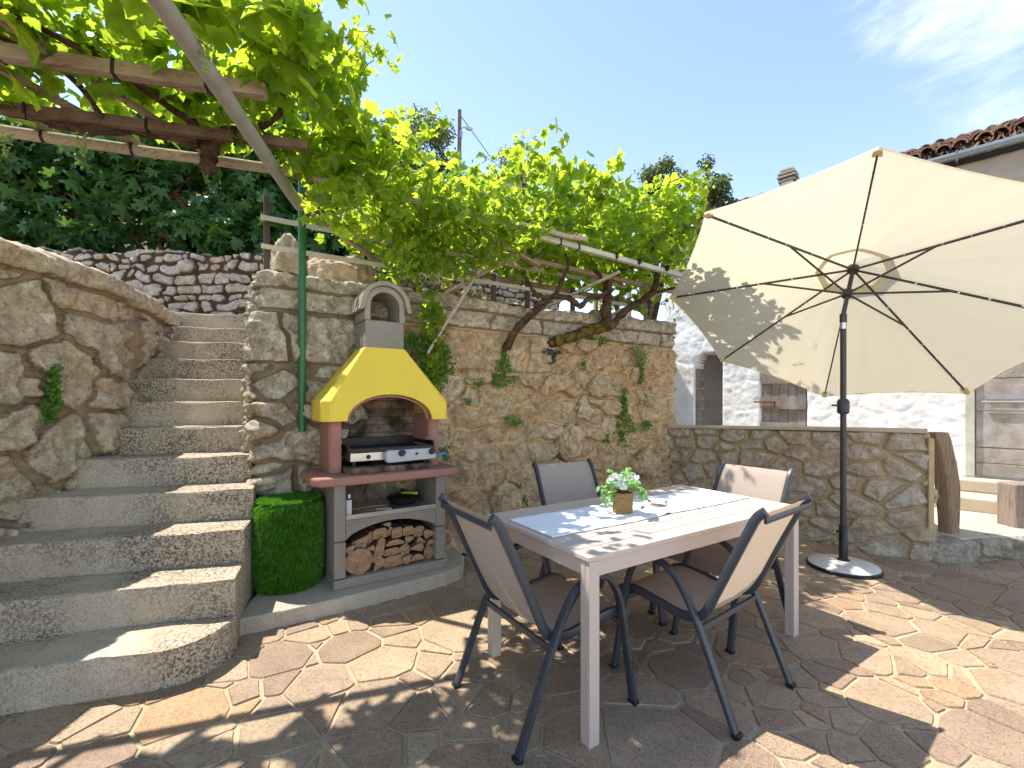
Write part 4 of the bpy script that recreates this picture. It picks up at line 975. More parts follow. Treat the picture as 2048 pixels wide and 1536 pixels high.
# ================================================================ TURF DRUM
drum = empty('turf_drum', (-1.512, 3.085, .10), 'drum shaped bin wrapped in bright green artificial grass beside the barbecue', 'bin')
prof = [(.165, 0), (.175, .02), (.192, .12), (.196, .3), (.194, .46), (.19, .55), (.175, .572), (.02, .578)]
MB().lathe(prof, n=40).build('body', M['turf'], drum, smooth=True)
def turf():
    r = np.random.default_rng(5); n = 30000; h = r.uniform(0.01, .56, n); ang = r.uniform(0, 2*math.pi, n)
    rad = np.interp(h, [p[1] for p in prof], [p[0] for p in prof]); nrm = np.stack([np.cos(ang), np.sin(ang), 0*h], 1); pos = np.stack([np.cos(ang)*rad, np.sin(ang)*rad, h], 1)
    m = 9000; rr = np.sqrt(r.uniform(0, 1, m))*.185; a2 = r.uniform(0, 2*math.pi, m); pos2 = np.stack([np.cos(a2)*rr, np.sin(a2)*rr, np.full(m, .572)], 1); nrm2 = np.tile([0, 0, 1.], (m, 1)); 
    nrm2 = nrm2+np.stack([np.cos(a2), np.sin(a2), 0*rr], 1)*(rr/.185)[:, None]*.5
    pos = np.r_[pos, pos2]; nrm = np.r_[nrm, nrm2]; N_ = len(pos)
    d = nrm*1.+np.array([0, 0, -.75])*(np.abs(nrm[:, 2:3]) < .1)+r.normal(0, .38, (N_, 3)); d /= np.linalg.norm(d, axis=1)[:, None]
    ln = r.uniform(.018, .038, N_)[:, None]; side = np.cross(d, r.normal(0, 1, (N_, 3))); side /= np.linalg.norm(side, axis=1)[:, None]; wd = .0016
    sag = np.array([0, 0, -.35])*ln
    V = np.stack([pos-side*wd, pos+side*wd, pos+d*ln*.6+side*wd*.8, pos+d*ln+sag], 1).reshape(-1, 3); i = np.arange(N_)[:, None]*4
    Fc = np.r_[i+np.array([[0, 1, 2]]), i+np.array([[0, 2, 3]])]
    rn = np.repeat(np.clip(r.normal(.5, .25, N_), 0, 1), 4)
    mesh_obj('artificial_grass', V, Fc, M['turf'], drum, attrs={'rnd': rn, 'vein': rn*0})
turf()

# ================================================================ TABLE
ta = Vector((.294, 1.7286, 0)); tang = math.atan2(.843, 1.341+0) * 0 + R(32.6)
tc_, ts_ = math.cos(tang), math.sin(tang)
table = empty('garden_table', ta, 'taupe slatted aluminium dining table with four square legs on the patio', 'table', tang)
TL, TW, TZ = 1.60, .80, .74
for k in range(8):
    MB().box(0, TL, k*.1002+.0022, k*.1002+.0978, TZ-.02, TZ).build('board', M['taupe'], table, bevel=.003)
b = MB(); e = .014
b.box(e, TL-e, e, e+.022, TZ-.085, TZ-.024); b.box(e, TL-e, TW-e-.022, TW-e, TZ-.085, TZ-.024)
b.box(e, e+.022, e+.022, TW-e-.022, TZ-.085, TZ-.024); b.box(TL-e-.022, TL-e, e+.022, TW-e-.022, TZ-.085, TZ-.024)
b.box(e+.03, TL-e-.03, TW*.5-.02, TW*.5+.02, TZ-.05, TZ-.0225); b.box(.5, .54, e+.03, TW-e-.03, TZ-.05, TZ-.0225); b.box(1.06, 1.1, e+.03, TW-e-.03, TZ-.05, TZ-.0225)
b.build('apron', M['taupe'], table, bevel=.002)
for x0 in (.006, TL-.006-.052):
    for y0_ in (.006, TW-.006-.052):
        b = MB(); b.box(x0, x0+.052, y0_, y0_+.024, .004, TZ-.0215); b.box(x0, x0+.052, y0_+.027, y0_+.052, .004, TZ-.0215); b.box(x0+.003, x0+.049, y0_+.003, y0_+.049, .0, TZ-.03)
        b.build('leg', M['taupe'], table, bevel=.002)
def TP(u, v, z): return Vector((ta.x+tc_*u-ts_*v, ta.y+ts_*u+tc_*v, z))
# runner
def runner():
    nu, nv = 90, 22; V = []; rr = np.random.default_rng(2)
    for th in (0, 1):
        for i in range(nu+1):
            for j in range(nv+1):
                u = .034+1.535*i/nu; v = .268+.36*j/nv+.004*math.sin(u*9)+.006*math.exp(-((u-.82)/.04)**2)*(1 if j < nv/3 else 0)
                z = TZ+.0018+.0022*abs(math.sin(u*21+v*4))*(.3+.7*abs(2*j/nv-1)**3)+.007*math.exp(-((u-.80)/.03)**2)*max(0, 1-j/6.)+(.0028 if th else 0)+.0012*math.sin(u*55+v*40)**2
                V.append(TP(u, v, z))
    n = nv+1; m = (nu+1)*n; Fc = []
    for i in range(nu):
        for j in range(nv): a = i*n+j; Fc += [(a+m, a+n+m, a+n+1+m, a+1+m), (a, a+1, a+n+1, a+n)]
    for i in range(nu): Fc += [(i*n, (i+1)*n, (i+1)*n+m, i*n+m), (i*n+nv+m, (i+1)*n+nv+m, (i+1)*n+nv, i*n+nv)]
    for j in range(nv): Fc += [(j+1, j, j+m, j+1+m), (nu*n+j, nu*n+j+1, nu*n+j+1+m, nu*n+j+m)]
    o = mesh_obj('table_runner', V, Fc, M['runner'], smooth=True); tagit(o, 'pale lilac grey cloth runner laid along the middle of the table', 'table runner')
runner()
# basket with flowers
fb = empty('flower_basket', (.590, 2.425, TZ+.006), 'woven seagrass pot of white flowers and faux green sprigs on the table runner', 'flower pot')
b = MB(); 
for k in range(13): 
    z = .004+k*.0082; r_ = .0475+.003*k/13+.0008*math.sin(k*3)
    b.tube([(r_*math.cos(2*math.pi*j/30), r_*math.sin(2*math.pi*j/30), z+.001*math.sin(j*1.7)) for j in range(31)], .0049, 6, cap=False)
b.lathe([(.045, .001), (.047, .105), (.04, .104), (.038, .01)], n=24); b.build('pot', M['rope'], fb, smooth=True)

LEAF = {}
def grape_leaf():
    O = []; prof = [(0, -.10, .2), (18, .36, 0), (35, .54, 0), (48, .53, 0), (58, .68, 0), (70, .76, 1), (80, .66, 0), (92, .70, 0), (101, .60, 0), (110, .74, 0), (120, .80, 0), (128, .92, 1), (136, .80, 0), (145, .78, 0), (152, .70, 0), (161, .86, 0), (170, .88, 0), (180, 1.06, 1)]
    pts = [(math.sin(R(a))*r_, -math.cos(R(a))*r_, v) for a, r_, v in prof]+[(-math.sin(R(a))*r_, -math.cos(R(a))*r_, v) for a, r_, v in prof[-2:0:-1]]
    V = [(0, 0, 0.)]; ve = [1.]
    for x, y, v in pts: V.append((x*.82, y*.72+.0, .14*abs(x)*1.-.16*(x*x+y*y)*(1 if v < .5 else 1.5))); ve.append(v)
    n = len(pts); return np.array(V), np.array([(0, 1+i, 1+(i+1) % n) for i in range(n)]), np.array(ve)
def fig_leaf():
    prof = [(0, .0, 0), (30, .22, 0), (60, .40, 0), (76, .66, 1), (92, .68, 0), (106, .44, 0), (118, .54, 0), (130, .90, 1), (144, .90, 0), (154, .52, 0), (166, .70, 0), (176, 1.0, 1), (184, 1.0, 1)]
    pts = [(math.sin(R(a))*r_, -math.cos(R(a))*r_, v) for a, r_, v in prof]+[(-math.sin(R(a))*r_, -math.cos(R(a))*r_, v) for a, r_, v in prof[-3:0:-1]]
    V = [(0, .02, 0)]+[(x*.85, y*.8, .12*abs(x)-.2*(x*x+y*y)) for x, y, v in pts]; n = len(pts)
    return np.array(V), np.array([(0, 1+i, 1+(i+1) % n) for i in range(n)]), np.array([1.]+[v for _, _, v in pts])
def oval_leaf(w_=.35):
    V = np.array([(0, 0, 0), (w_, .3, .05), (w_*.9, .65, .03), (0, 1, -.08), (-w_*.9, .65, .03), (-w_, .3, .05), (0, .5, -.02)]); return V, np.array([(6, 0, 1), (6, 1, 2), (6, 2, 3), (6, 3, 4), (6, 4, 5), (6, 5, 0)]), np.array([0, 0, 0, 0, 0, 0, 1.])
LEAF['grape'] = grape_leaf(); LEAF['fig'] = fig_leaf(); LEAF['oval'] = oval_leaf(); LEAF['round'] = oval_leaf(.48)
def scatter(name, kind, pos, normal, tip, size, mat, parent=None, rnd=None, world=True, seed=0, curl=.0):
    T, Fc, ve = LEAF[kind]; n = len(pos); r = np.random.default_rng(seed)
    nz_ = normal/np.linalg.norm(normal, axis=1)[:, None]; ty = tip-nz_*(tip*nz_).sum(1)[:, None]; ty /= np.linalg.norm(ty, axis=1)[:, None]+1e-9; tx = np.cross(ty, nz_)
    Tm = np.tile(T[None], (n, 1, 1)); 
    if curl: Tm[:, :, 2] *= r.uniform(-.3, 1.9, n)[:, None]*1.0; Tm[:, :, 0] *= r.uniform(.8, 1.15, n)[:, None]
    V = pos[:, None, :]+size[:, None, None]*(Tm[:, :, 0:1]*tx[:, None]+Tm[:, :, 1:2]*ty[:, None]+Tm[:, :, 2:3]*nz_[:, None])
    k = len(T); F2 = (np.arange(n)*k)[:, None, None]+Fc[None]
    rnd = r.random(n) if rnd is None else rnd
    return mesh_obj(name, V.reshape(-1, 3), F2.reshape(-1, 3), mat, parent, False, {'rnd': np.repeat(rnd, k), 'vein': np.tile(ve, n)}, world=world)
def flowers():
    r = np.random.default_rng(9); P = []; Nn = []; Tt = []; S = []; st_ = MB()
    for k in range(26):
        a = r.uniform(0, 6.28); reach = r.uniform(.03, .105) if k > 4 else .12; top = r.uniform(.03, .10); drop = r.uniform(-.02, .06) if reach > .07 else -.05
        if k > 17: a = (-.6 if k % 2 else 3.4)+r.normal(0, .35); reach = r.uniform(.09, .12); drop = r.uniform(.05, .11); top = .055
        pts = [(0.02*math.cos(a), .02*math.sin(a), .10), (.5*reach*math.cos(a), .5*reach*math.sin(a), .11+top*.8), (reach*math.cos(a), reach*math.sin(a), .11+top*.9-drop*.6), (reach*1.1*math.cos(a), reach*1.1*math.sin(a), .11+top*.7-drop)]
        sp = spline(pts, 5); st_.tube(sp, .0011, 4)
        for q in sp[3:]:
            for s_ in (-1, 1):
                d = np.array([math.cos(a+s_*1.4), math.sin(a+s_*1.4), r.normal(0, .5)]); P.append(np.array(q)); Nn.append(np.array([0, 0, 1.])+r.normal(0, .5, 3)); Tt.append(d); S.append(r.uniform(.013, .021))
    st_.build('stem', M['wallplant'], fb)
    scatter('foliage', 'round', np.array(P), np.array(Nn), np.array(Tt), np.array(S), M['euca'], fb, world=False, seed=3)
    for (x, y, z, s_) in [(-.045, -.03, .165, .050), (.045, -.02, .165, .050), (.0, .04, .17, .036), (-.005, -.045, .145, .030)]:
        b = MB()
        P, Nn, Tt, S = [], [], [], []
        for k in range(60):
            d = r.normal(0, 1, 3); d[2] = abs(d[2]); d /= np.linalg.norm(d); P.append(np.array([x, y, z])+d*s_*.35); Nn.append(d+r.normal(0, .4, 3)); Tt.append(d+r.normal(0, .6, 3)); S.append(s_*.75)
        scatter('flower', 'round', np.array(P), np.array(Nn), np.array(Tt), np.array(S), M['white_flower'], fb, world=False, seed=4)
flowers()
at_ = MB().lathe([(.0, 0), (.046, .0), (.052, .004), (.054, .026), (.052, .030), (.046, .030), (.043, .010), (.0, .008)], n=40).build('glass_ashtray', M['glass'], smooth=True)
at_.location = (.825, 2.575, TZ+.007); tagit(at_, 'round clear glass ashtray on the runner right of the flowers', 'ashtray')

# ================================================================ CHAIRS
def make_chair():
    c = empty('garden_chair', (0, 0, 0), 'x', 'chair')
    def rnd(pts, k=5): return spline(pts, k)
    for s in (-1, 1):
        arm = rnd([(s*.262, -.312, .0), (s*.262, -.232, .19), (s*.262, -.152, .375), (s*.262, -.085, .50), (s*.262, -.02, .575), (s*.262, .06, .605), (s*.262, .135, .592), (s*.262, .19, .53), (s*.262, .222, .44), (s*.262, .262, .22), (s*.262, .30, .0)], 4)
        o = MB().tube(arm, 0, 12, flat=(.019, .0115, (1, 0, 0))).build('leg_and_armrest', M['greymetal'], c, smooth=True)
        for y in (-.312, .30): MB().box(s*.262-.021, s*.262+.021, y-.015, y+.015, -.0, .018).build('foot_cap', M['black'], o, bevel=.003)
        rail = rnd([(s*.226, -.405, .905), (s*.226, -.372, .875), (s*.226, -.335, .80), (s*.226, -.27, .66), (s*.226, -.205, .52), (s*.226, -.165, .435), (s*.226, -.12, .395), (s*.226, -.04, .382), (s*.226, .08, .40), (s*.226, .20, .415), (s*.226, .262, .405), (s*.226, .30, .375)], 4)
        o = MB().tube(rail, 0, 12, flat=(.0115, .019, (1, 0, 0))).build('side_rail', M['greymetal'], c, smooth=True)
        MB().tube([(s*.238, -.115, .40), (s*.250, -.115, .40)], .008, 8).build('bolt', M['steel'], o)
    b = MB(); b.tube([(-.255, -.155, .365), (.255, -.155, .365)], 0, 10, flat=(.009, .014, (0, 1, 0))); b.build('rear_crossbar', M['greymetal'], c, smooth=True)
    b = MB(); b.tube([(-.255, .228, .375), (.255, .228, .375)], 0, 10, flat=(.009, .012, (0, 1, 0))); b.build('front_crossbar', M['greymetal'], c, smooth=True)
    b = MB(); b.tube([(-.22, -.402, .868), (.22, -.402, .868)], 0, 10, flat=(.006, .012, (0, 1, 0))); b.build('top_crossbar', M['greymetal'], c, smooth=True)
    prof = rnd([(-.396, .897), (-.364, .862), (-.327, .79), (-.262, .65), (-.197, .51), (-.155, .435), (-.112, .403), (-.035, .392), (.08, .408), (.20, .424), (.262, .413), (.298, .385)] and [(0, p[0], p[1]) for p in [(-.396, .897), (-.364, .862), (-.327, .79), (-.262, .65), (-.197, .51), (-.155, .435), (-.112, .403), (-.035, .392), (.08, .408), (.20, .424), (.262, .413), (.298, .385)]], 4)
    V = []; nx = 12; m = len(prof)
    for i, p in enumerate(prof):
        tng = (prof[min(i+1, m-1)]-prof[max(i-1, 0)]).normalized(); nn = Vector((0, -tng.z, tng.y)); t_ = i/(m-1)
        for j in range(nx+1):
            x = -.222+.444*j/nx; sag = .016*(1-(2*j/nx-1)**2)*math.sin(math.pi*min(1, t_*1.0))
            wr = .0015*math.sin(j*1.9+i*.6)
            q = p-nn*(sag+wr)*(1 if nn.z > 0 or True else -1); V.append((x, q.y, q.z))
    Fc = [(i*(nx+1)+j, i*(nx+1)+j+1, (i+1)*(nx+1)+j+1, (i+1)*(nx+1)+j) for i in range(m-1) for j in range(nx)]
    o = mesh_obj('sling', V, Fc, M['sling'], c, True)
    return c
def copy_tree(o, parent=None):
    c = o.copy(); COL.objects.link(c)
    if parent: c.parent = parent
    for ch_ in list(o.children): copy_tree(ch_, c)
    return c
ch0 = make_chair(); G = 'garden chairs around the table'
CH = [(.143, 2.07, R(32.5)-R(90), 'garden chair at the left end of the table, back to the barbecue'),
      (.905, 2.21, R(128)-R(90), 'garden chair at the near long side of the table, tan back towards the viewer'),
      (1.27, 2.79, R(212)-R(90), 'garden chair at the far right end of the table, nearest the parasol pole'),
      (.53, 2.86, R(296)-R(90), 'garden chair behind the flowers on the far side of the table, by the rubble wall')]
for k, (x, y, rz, lb) in enumerate(CH):
    c = ch0 if k == 0 else copy_tree(ch0)
    c.location = (x, y, .004); c.rotation_euler = (0, 0, rz); c['label'] = lb; c['category'] = 'chair'; c['group'] = G

# ================================================================ PARASOL
um = empty('parasol', (2.65, 3.64, 0), 'large tilted cream parasol with dark ribs on a round pale base by the low wall', 'parasol')
UO = Vector((2.65, 3.64, 0))
A_ = Vector((2.8623, 3.8096, 2.4674)); nA = Vector((.42445, .32398, .84551)).normalized()
tips = [Vector(v) for v in [(2.1021, 2.6076, 2.7848), (3.061, 2.3677, 2.3953), (3.7932, 2.8883, 1.8283), (3.8698, 3.8644, 1.4158), (3.2459, 4.7242, 1.3996), (2.287, 4.964, 1.7891), (1.5548, 4.4434, 2.3561), (1.4782, 3.4673, 2.7686)]]
b = MB(); b.lathe([(.235, .0), (.25, .006), (.25, .026), (.243, .034)], n=48); ub = b.build('base_rim', M['black'], um, smooth=True)
MB().lathe([(.243, .030), (.235, .040), (.15, .058), (.05, .068), (.03, .068)], n=48).build('base', M['umbbase'], um, smooth=True)
MB().lathe([(.046, .066), (.044, .074), (.030, .080), (.030, .34), (.026, .345)], n=20).build('base_tube', M['black'], um, smooth=True)
MB().tube([(-.028, 0, .30), (-.055, -.01, .30)], .010, 8).build('clamp_knob', M['black'], um)
MB().tube([(0, 0, .34), (0, 0, 1.24)], .0215, 16).build('pole', M['charcoal'], um, smooth=True)
b = MB(); b.tube([(0, 0, 1.235), (0, 0, 1.25), (0, 0, 1.335), (0, 0, 1.355)], [.030, .042, .042, .030], 18); ck = b.build('crank_housing', M['charcoal'], um, smooth=True, bevel=.003)
b = MB(); b.tube([(-.04, 0, 1.30), (-.075, -.012, 1.305), (-.10, -.015, 1.306)], .007, 8); b.build('crank_handle', M['charcoal'], ck)
MB().tube([(0, 0, 1.35), (0, 0, 1.92)], .0215, 16).build('upper_pole', M['charcoal'], um, smooth=True)
MB().tube([(0, 0, 1.915), (0, 0, 1.97)], .0225, 16).build('tilt_sleeve', M['steel'], um, smooth=True)
MB().tube([(0, 0, 1.965), (0, 0, 2.035)], .025, 16).build('tilt_joint', M['charcoal'], um, smooth=True)
J = Vector((0, 0, 2.03)); A0 = A_-UO; hubp = A0-nA*.035; run = J+(A0-J)*.30
MB().tube([J, A0-nA*.01], .0165, 14).build('mast', M['charcoal'], um, smooth=True)
MB().tube([hubp-nA*.02, hubp+nA*.02], .042, 16).build('hub', M['charcoal'], um)
run = A0-nA*.30
MB().tube([run-nA*.03, run+nA*.03], .034, 16).build('runner_hub', M['charcoal'], um)
CA = A0+nA*.02
for k, tp in enumerate(tips):
    tpl = tp-UO; d = (tpl-hubp); rb = MB().tube([hubp+d.normalized()*.03-nA*.004, tpl-nA*.012-d.normalized()*.03], 0, 8, flat=(.006, .009, tuple(d.cross(nA).normalized()))).build('rib', M['charcoal'], um, smooth=True)
    rj = hubp+d*.445-nA*.012; MB().tube([run+(rj-run).normalized()*.02, rj], 0, 8, flat=(.0055, .008, tuple(d.cross(nA).normalized()))).build('strut', M['charcoal'], rb, smooth=True)
    for q in (.3, .48, .6, .72, .86): c = hubp+d*q-nA*.010; MB().tube([c-d.normalized()*.006, c+d.normalized()*.006], .0085, 6).build('rib_clip', M['steel'], rb)
def canopy():
    V = []; Fc = []; nr, na = 20, 14; r = np.random.default_rng(4); vent = .16
    for k in range(8):
        a = tips[k]-UO+(tips[k]-A_).normalized()*.012; c = tips[(k+1) % 8]-UO+(tips[(k+1) % 8]-A_).normalized()*.012; k0 = len(V)
        for i in range(nr+1):
            t = vent+(1-vent)*i/nr
            for j in range(na+1):
                s = j/na; p = CA+(a-CA)*t*(1-s)+(c-CA)*t*s
                bow = 4*s*(1-s); outd = ((a+c)/2-CA).normalized()
                p = p-outd*bow*.035*t**3-nA*(-.010)*bow*math.sin(math.pi*t)*1.
                q = np.array([[s*14+k*7, t*3.0, k*1.]]); p = p+nA*float(fbm(q, 2, 4)[0])*.006*(bow**.5)*t+nA*.0035*math.sin(s*34+k)*bow*(1-t)*2.*t
                V.append(p)
        for i in range(nr):
            for j in range(na): q = k0+i*(na+1)+j; Fc.append((q, q+1, q+na+2, q+na+1))
    o = mesh_obj('canopy', V, Fc, M['canopy'], um, True)
    V = []; Fc = []
    for k in range(8):                                           # top vent cap and tan band
        a = tips[k]-UO; c = tips[(k+1) % 8]-UO; k0 = len(V)
        for i in range(5):
            t = .205*i/4
            for j in range(7):
                s = j/6; V.append(CA+nA*.03+(a-CA)*t*(1-s)+(c-CA)*t*s)
        for i in range(4):
            for j in range(6): q = k0+i*7+j; Fc.append((q, q+1, q+8, q+7))
    mesh_obj('vent', V, Fc, M['canopy'], o, True)
    V = []; Fc = []
    for k in range(8):
        a = tips[k]-UO+(tips[k]-A_).normalized()*.013; c = tips[(k+1) % 8]-UO+(tips[(k+1) % 8]-A_).normalized()*.013; outd = ((a+c)/2-CA).normalized(); pts = []
        for j in range(13):
            s = j/12; pts.append(a*(1-s)+c*s-outd*4*s*(1-s)*.035)
        k0 = len(V)
        for p in pts: V += [p+nA*.006, p-nA*.010-outd*.001]
        for j in range(12): q = k0+2*j; Fc.append((q, q+1, q+3, q+2))
    mesh_obj('hem', V, Fc, M['tan'], o)
    for k in range(8):
        a = tips[k]-UO; rd = (a-CA).normalized(); td = rd.cross(nA).normalized(); b = MB()
        b.prism([(-.004, -.022), (.012, 0.), (-.004, .022), (-.055, .026), (-.055, -.026)], lambda x, y, d: a+rd*x+td*y-nA*d, .006, .022); b.build('tip_pocket', M['tan'], o, bevel=.003)
canopy()

# ================================================================ GREEN PIPE, PERGOLA
gp = empty('green_pipe', (-1.505, 3.262, 1.1), 'dark green painted steel pipe standing against the wall between stairs and barbecue', 'pipe')
MB().tube([(0, 0, .02), (0, 0, .08), (0, 0, .30), (0, 0, 2.45)], [.026, .0265, .0265, .0265], 18).build('shaft', M['greenpaint'], gp, smooth=True)
for z in (.10, .485):
    MB().tube([(0, 0, z-.008), (0, 0, z+.008)], .034, 18).build('clamp', M['greenpaint'], gp); MB().box(-.07, .03, -.006, .006, z-.004, z+.004).build('clamp_arm', M['greenpaint'], gp)
pg = empty('pergola', (-1.48, 3.30, 2.2), 'pergola of poles, timber beams and flat metal battens carrying the grapevines', 'pergola')
def wobline(a, b_, amp=.012, n=8, seed=0):
    a = Vector(a); b_ = Vector(b_); r = random.Random(seed); return [a.lerp(b_, i/n)+Vector([r.uniform(-amp, amp) for _ in range(3)]) for i in range(n+1)]
def pole(name, a, b_, r0, mat, amp=.008, seed=0, r1=None, label=None, n=10):
    m = MB(); pts = wobline(a, b_, amp, n, seed); rr = [r0+((r1 or r0)-r0)*i/n for i in range(n+1)]; m.tube(pts, rr, 12)
    o = m.build(name, mat, pg, smooth=True, world=True)
    if label: o['label'] = label
    return o
pole('metal_pole', (-1.455, 3.12, 2.675), (-1.12, 1.05, 2.71), .037, M['galv'], .002, label='thick grey metal pole crossing towards the viewer')
def btie(o, c, d, w_, h):
    d = Vector(d).normalized(); c = Vector(c); m = MB(); m.beam(c-d*.006, c+d*.006, w_+.008, h+.008); m.tube([c+Vector((0, -.01, -h/2)), c+Vector((.008, -.015, -h/2-.03))], .003, 4); m.build('cable_tie', M['black'], o, world=True)
def tie(o, c, d, r_):
    d = Vector(d).normalized(); m = MB(); m.tube([Vector(c)-d*.006, Vector(c)+d*.006], r_, 12); m.tube([Vector(c)+Vector((0, -.01, -r_)), Vector(c)+Vector((.004, -.015, -r_-.035))], .003, 4); m.build('cable_tie', M['black'], o, world=True)
def beamp(name, a, b_, w_, h, mat, jit=.003, n=8, label=None):
    o = MB().beam(a, b_, w_, h, jit=jit, n=n).build(name, mat, pg, bevel=.006, world=True)
    if label: o['label'] = label
    return o
bA = beamp('beam', (-3.0, 1.695, 2.80), (-1.165, 2.158, 2.80), .055, .062, M['beamwood'], label='thick square timber beam nearest the viewer')
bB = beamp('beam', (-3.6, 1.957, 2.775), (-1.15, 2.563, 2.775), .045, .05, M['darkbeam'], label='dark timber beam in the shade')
bC = pole('pole', (-3.9, 2.01, 2.76), (-1.28, 2.853, 2.76), .030, M['polewood'], .004, 3, label='pale round pole along the far edge')
bD = pole('pole', (-1.42, 2.66, 2.70), tuple(WP(1.95, -.80, 2.68)), .026, M['polewood'], .006, 4, .020)
for k, (a, b_) in enumerate([((-2.1, 1.5, 2.86), (-1.80, 2.76, 2.81)), ((-2.46, 1.5, 2.86), (-2.12, 2.66, 2.80)), ((-2.82, 1.6, 2.85), (-2.50, 2.52, 2.80)), ((-3.2, 1.5, 2.85), (-2.9, 2.4, 2.80))]):
    o = MB().beam(a, b_, .035, .03, jit=.003, n=6).build('rafter', M['beamwood'], pg, bevel=.003, world=True)
    for (p, q) in (((-3.9, 2.01), (-1.28, 2.853)),):
        # where the rafter crosses pole C
        ax, ay = a[0], a[1]; dx, dy = b_[0]-ax, b_[1]-ay; ex, ey = q[0]-p[0], q[1]-p[1]; den = dx*ey-dy*ex; t = ((p[0]-ax)*ey-(p[1]-ay)*ex)/den
        tie(bC, (ax+dx*t, ay+dy*t, 2.76), (1, .31, 0), .034)
for t in (-2.55, -2.15, -1.75, -1.4): btie(bA, (t, 1.695+(t+3.0)*.2523, 2.80), (1, .25, 0), .055, .062)
for t in (-2.4, -1.9, -1.5): btie(bB, (t, 1.957+(t+3.6)*.2473, 2.775), (1, .25, 0), .045, .05)
# right-hand trellis over the wall, beams parallel to it
beamp('batten', WP(1.55, -.70, 2.66), WP(4.3, -.62, 2.62), .045, .045, M['creamrail'], .001, 3, 'flat pale metal batten above the wall')
beamp('beam', WP(1.30, -.27, 2.63), WP(4.2, -.22, 2.60), .04, .04, M['beamwood'], .004, 8)
beamp('beam', WP(.98, .38, 2.62), WP(3.9, .42, 2.60), .045, .045, M['beamwood'], .004, 8)
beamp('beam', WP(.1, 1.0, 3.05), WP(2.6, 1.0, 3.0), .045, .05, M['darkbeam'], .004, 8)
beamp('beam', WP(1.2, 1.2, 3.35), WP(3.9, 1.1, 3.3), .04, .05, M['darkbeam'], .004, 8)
beamp('brace', WP(-.05, -.05, 2.72), WP(.75, .45, 2.50), .035, .035, M['beamwood'], .004, 6, 'slanting timber brace beside the green pipe')
beamp('brace', WP(.55, -.75, 2.68), WP(1.72, -.45, 2.52), .04, .03, M['beamwood'], .004, 6)
for (t0, t1) in ((1.05, 1.50), (2.25, 2.60), (3.15, 3.50)):
    beamp('cross_batten', WP(t0, .50, 2.28), WP(t1, -.55, 2.58), .04, .022, M['creamrail'], .001, 3, None)
beamp('stick', WP(.78, -.22, 1.72), WP(1.35, -.30, 2.66), .026, .026, M['polewood'], .004, 10, 'thin leaning stick propping the trellis beside the chimney')
beamp('stick', WP(1.45, -.5, 2.45), WP(1.25, -.45, 2.80), .028, .028, M['polewood'], .003, 5)
for t in (1.75, 1.95, 2.4, 2.7, 3.1, 3.5): 
    btie([o for o in pg.children if o.name.startswith('batten')][0], WP(t, -.695, 2.655), (U[0], U[1], 0), .045, .045)
for t in (1.2, 1.6, 2.1, 2.9, 3.3): btie([o for o in pg.children if o.name.startswith('beam')][3], WP(t, .39, 2.615), (U[0], U[1], 0), .045, .045)

# ---- railing on the wall
rl_ = empty('railing', tuple(WP(-.3, .17, 2.25)), 'low railing of brown posts and pale horizontal bars on the retaining wall', 'railing')
for k, t in enumerate([-.33, 1.62, 2.02, 2.62, 3.3]):
    z1 = 2.86 if k == 0 else 2.58
    o = MB().prism([(t-.02, .15), (t+.02, .15), (t+.02, .19), (t-.02, .19)], lambda a, c, d: WP(a, c, d), 2.2, z1).build('post', M['brownpaint'], rl_, bevel=.003, world=True)
for z, a, c in ((2.685, -.37, 3.4), (2.475, -.37, 3.4), (2.90, .0, 3.4)):
    MB().beam(WP(a, .13, z), WP(c, .13, z), .022, .035, jit=.002, n=8).build('bar', M['creamrail'], rl_, bevel=.003, world=True)
# wooden frame behind the vine
wf = empty('gate', tuple(WP(3.55, .75, 2.25)), 'pale timber gate with a diagonal brace behind the vine trunk', 'frame')
for (p, q) in (((3.50, 0), (3.50, .78)), ((4.12, 0), (4.12, .78)), ((3.5, .76), (4.12, .76)), ((3.53, .7), (4.10, .12)), ((3.5, .1), (4.1, .1))):
    MB().beam(WP(p[0], .75, 2.25+p[1]), WP(q[0], .751, 2.25+q[1]), .05, .045, up=(VV[0], VV[1], 0)).build('rail' if p[1] == q[1] else ('stile' if p[0] == q[0] else 'brace'), M['polewood'], wf, bevel=.004, world=True)

# ---- boulders on the terrace
def boulder(name, c, sx, sy, sz, seed, label, mat='bigstone'):
    bm = bmesh.new(); bmesh.ops.create_icosphere(bm, subdivisions=5, radius=1.); V = np.array([v.co[:] for v in bm.verts])
    d = .32*fbm(V*1.3, 3, seed)+.10*fbm(V*4, 4, seed+9); V2 = V*(1+d)[:, None]; V2 = np.sign(V2)*np.abs(V2)**.85; V2 = V2*np.array([sx, sy, sz])
    for v, p in zip(bm.verts, V2): v.co = p
    me = bpy.data.meshes.new(name); bm.to_mesh(me); bm.free(); me.materials.append(M[mat])
    me.attributes.new('cell', 'FLOAT', 'POINT').data.foreach_set('value', np.full(len(me.vertices), .6, np.float32)); me.attributes.new('edge', 'FLOAT', 'POINT').data.foreach_set('value', np.ones(len(me.vertices), np.float32))
    me.polygons.foreach_set('use_smooth', np.ones(len(me.polygons), bool))
    o = bpy.data.objects.new(name, me); COL.objects.link(o); o.location = c; o.rotation_euler = (0, 0, TH); return tagit(o, label, 'boulder')
boulder('boulder', WP(-.15, .50, 2.40), .13, .15, .30, 3, 'upright rough boulder behind the brown railing post')
boulder('boulder', WP(.22, .42, 2.36), .24, .17, .20, 8, 'wide hollowed boulder behind the green pipe')
bb_ = boulder('boulder', WP(.40, .50, 2.47), .15, .12, .17, 15, 'pale pointed rock rising on top of the wide hollowed boulder')
bb_.rotation_euler = (0, R(-35), TH)
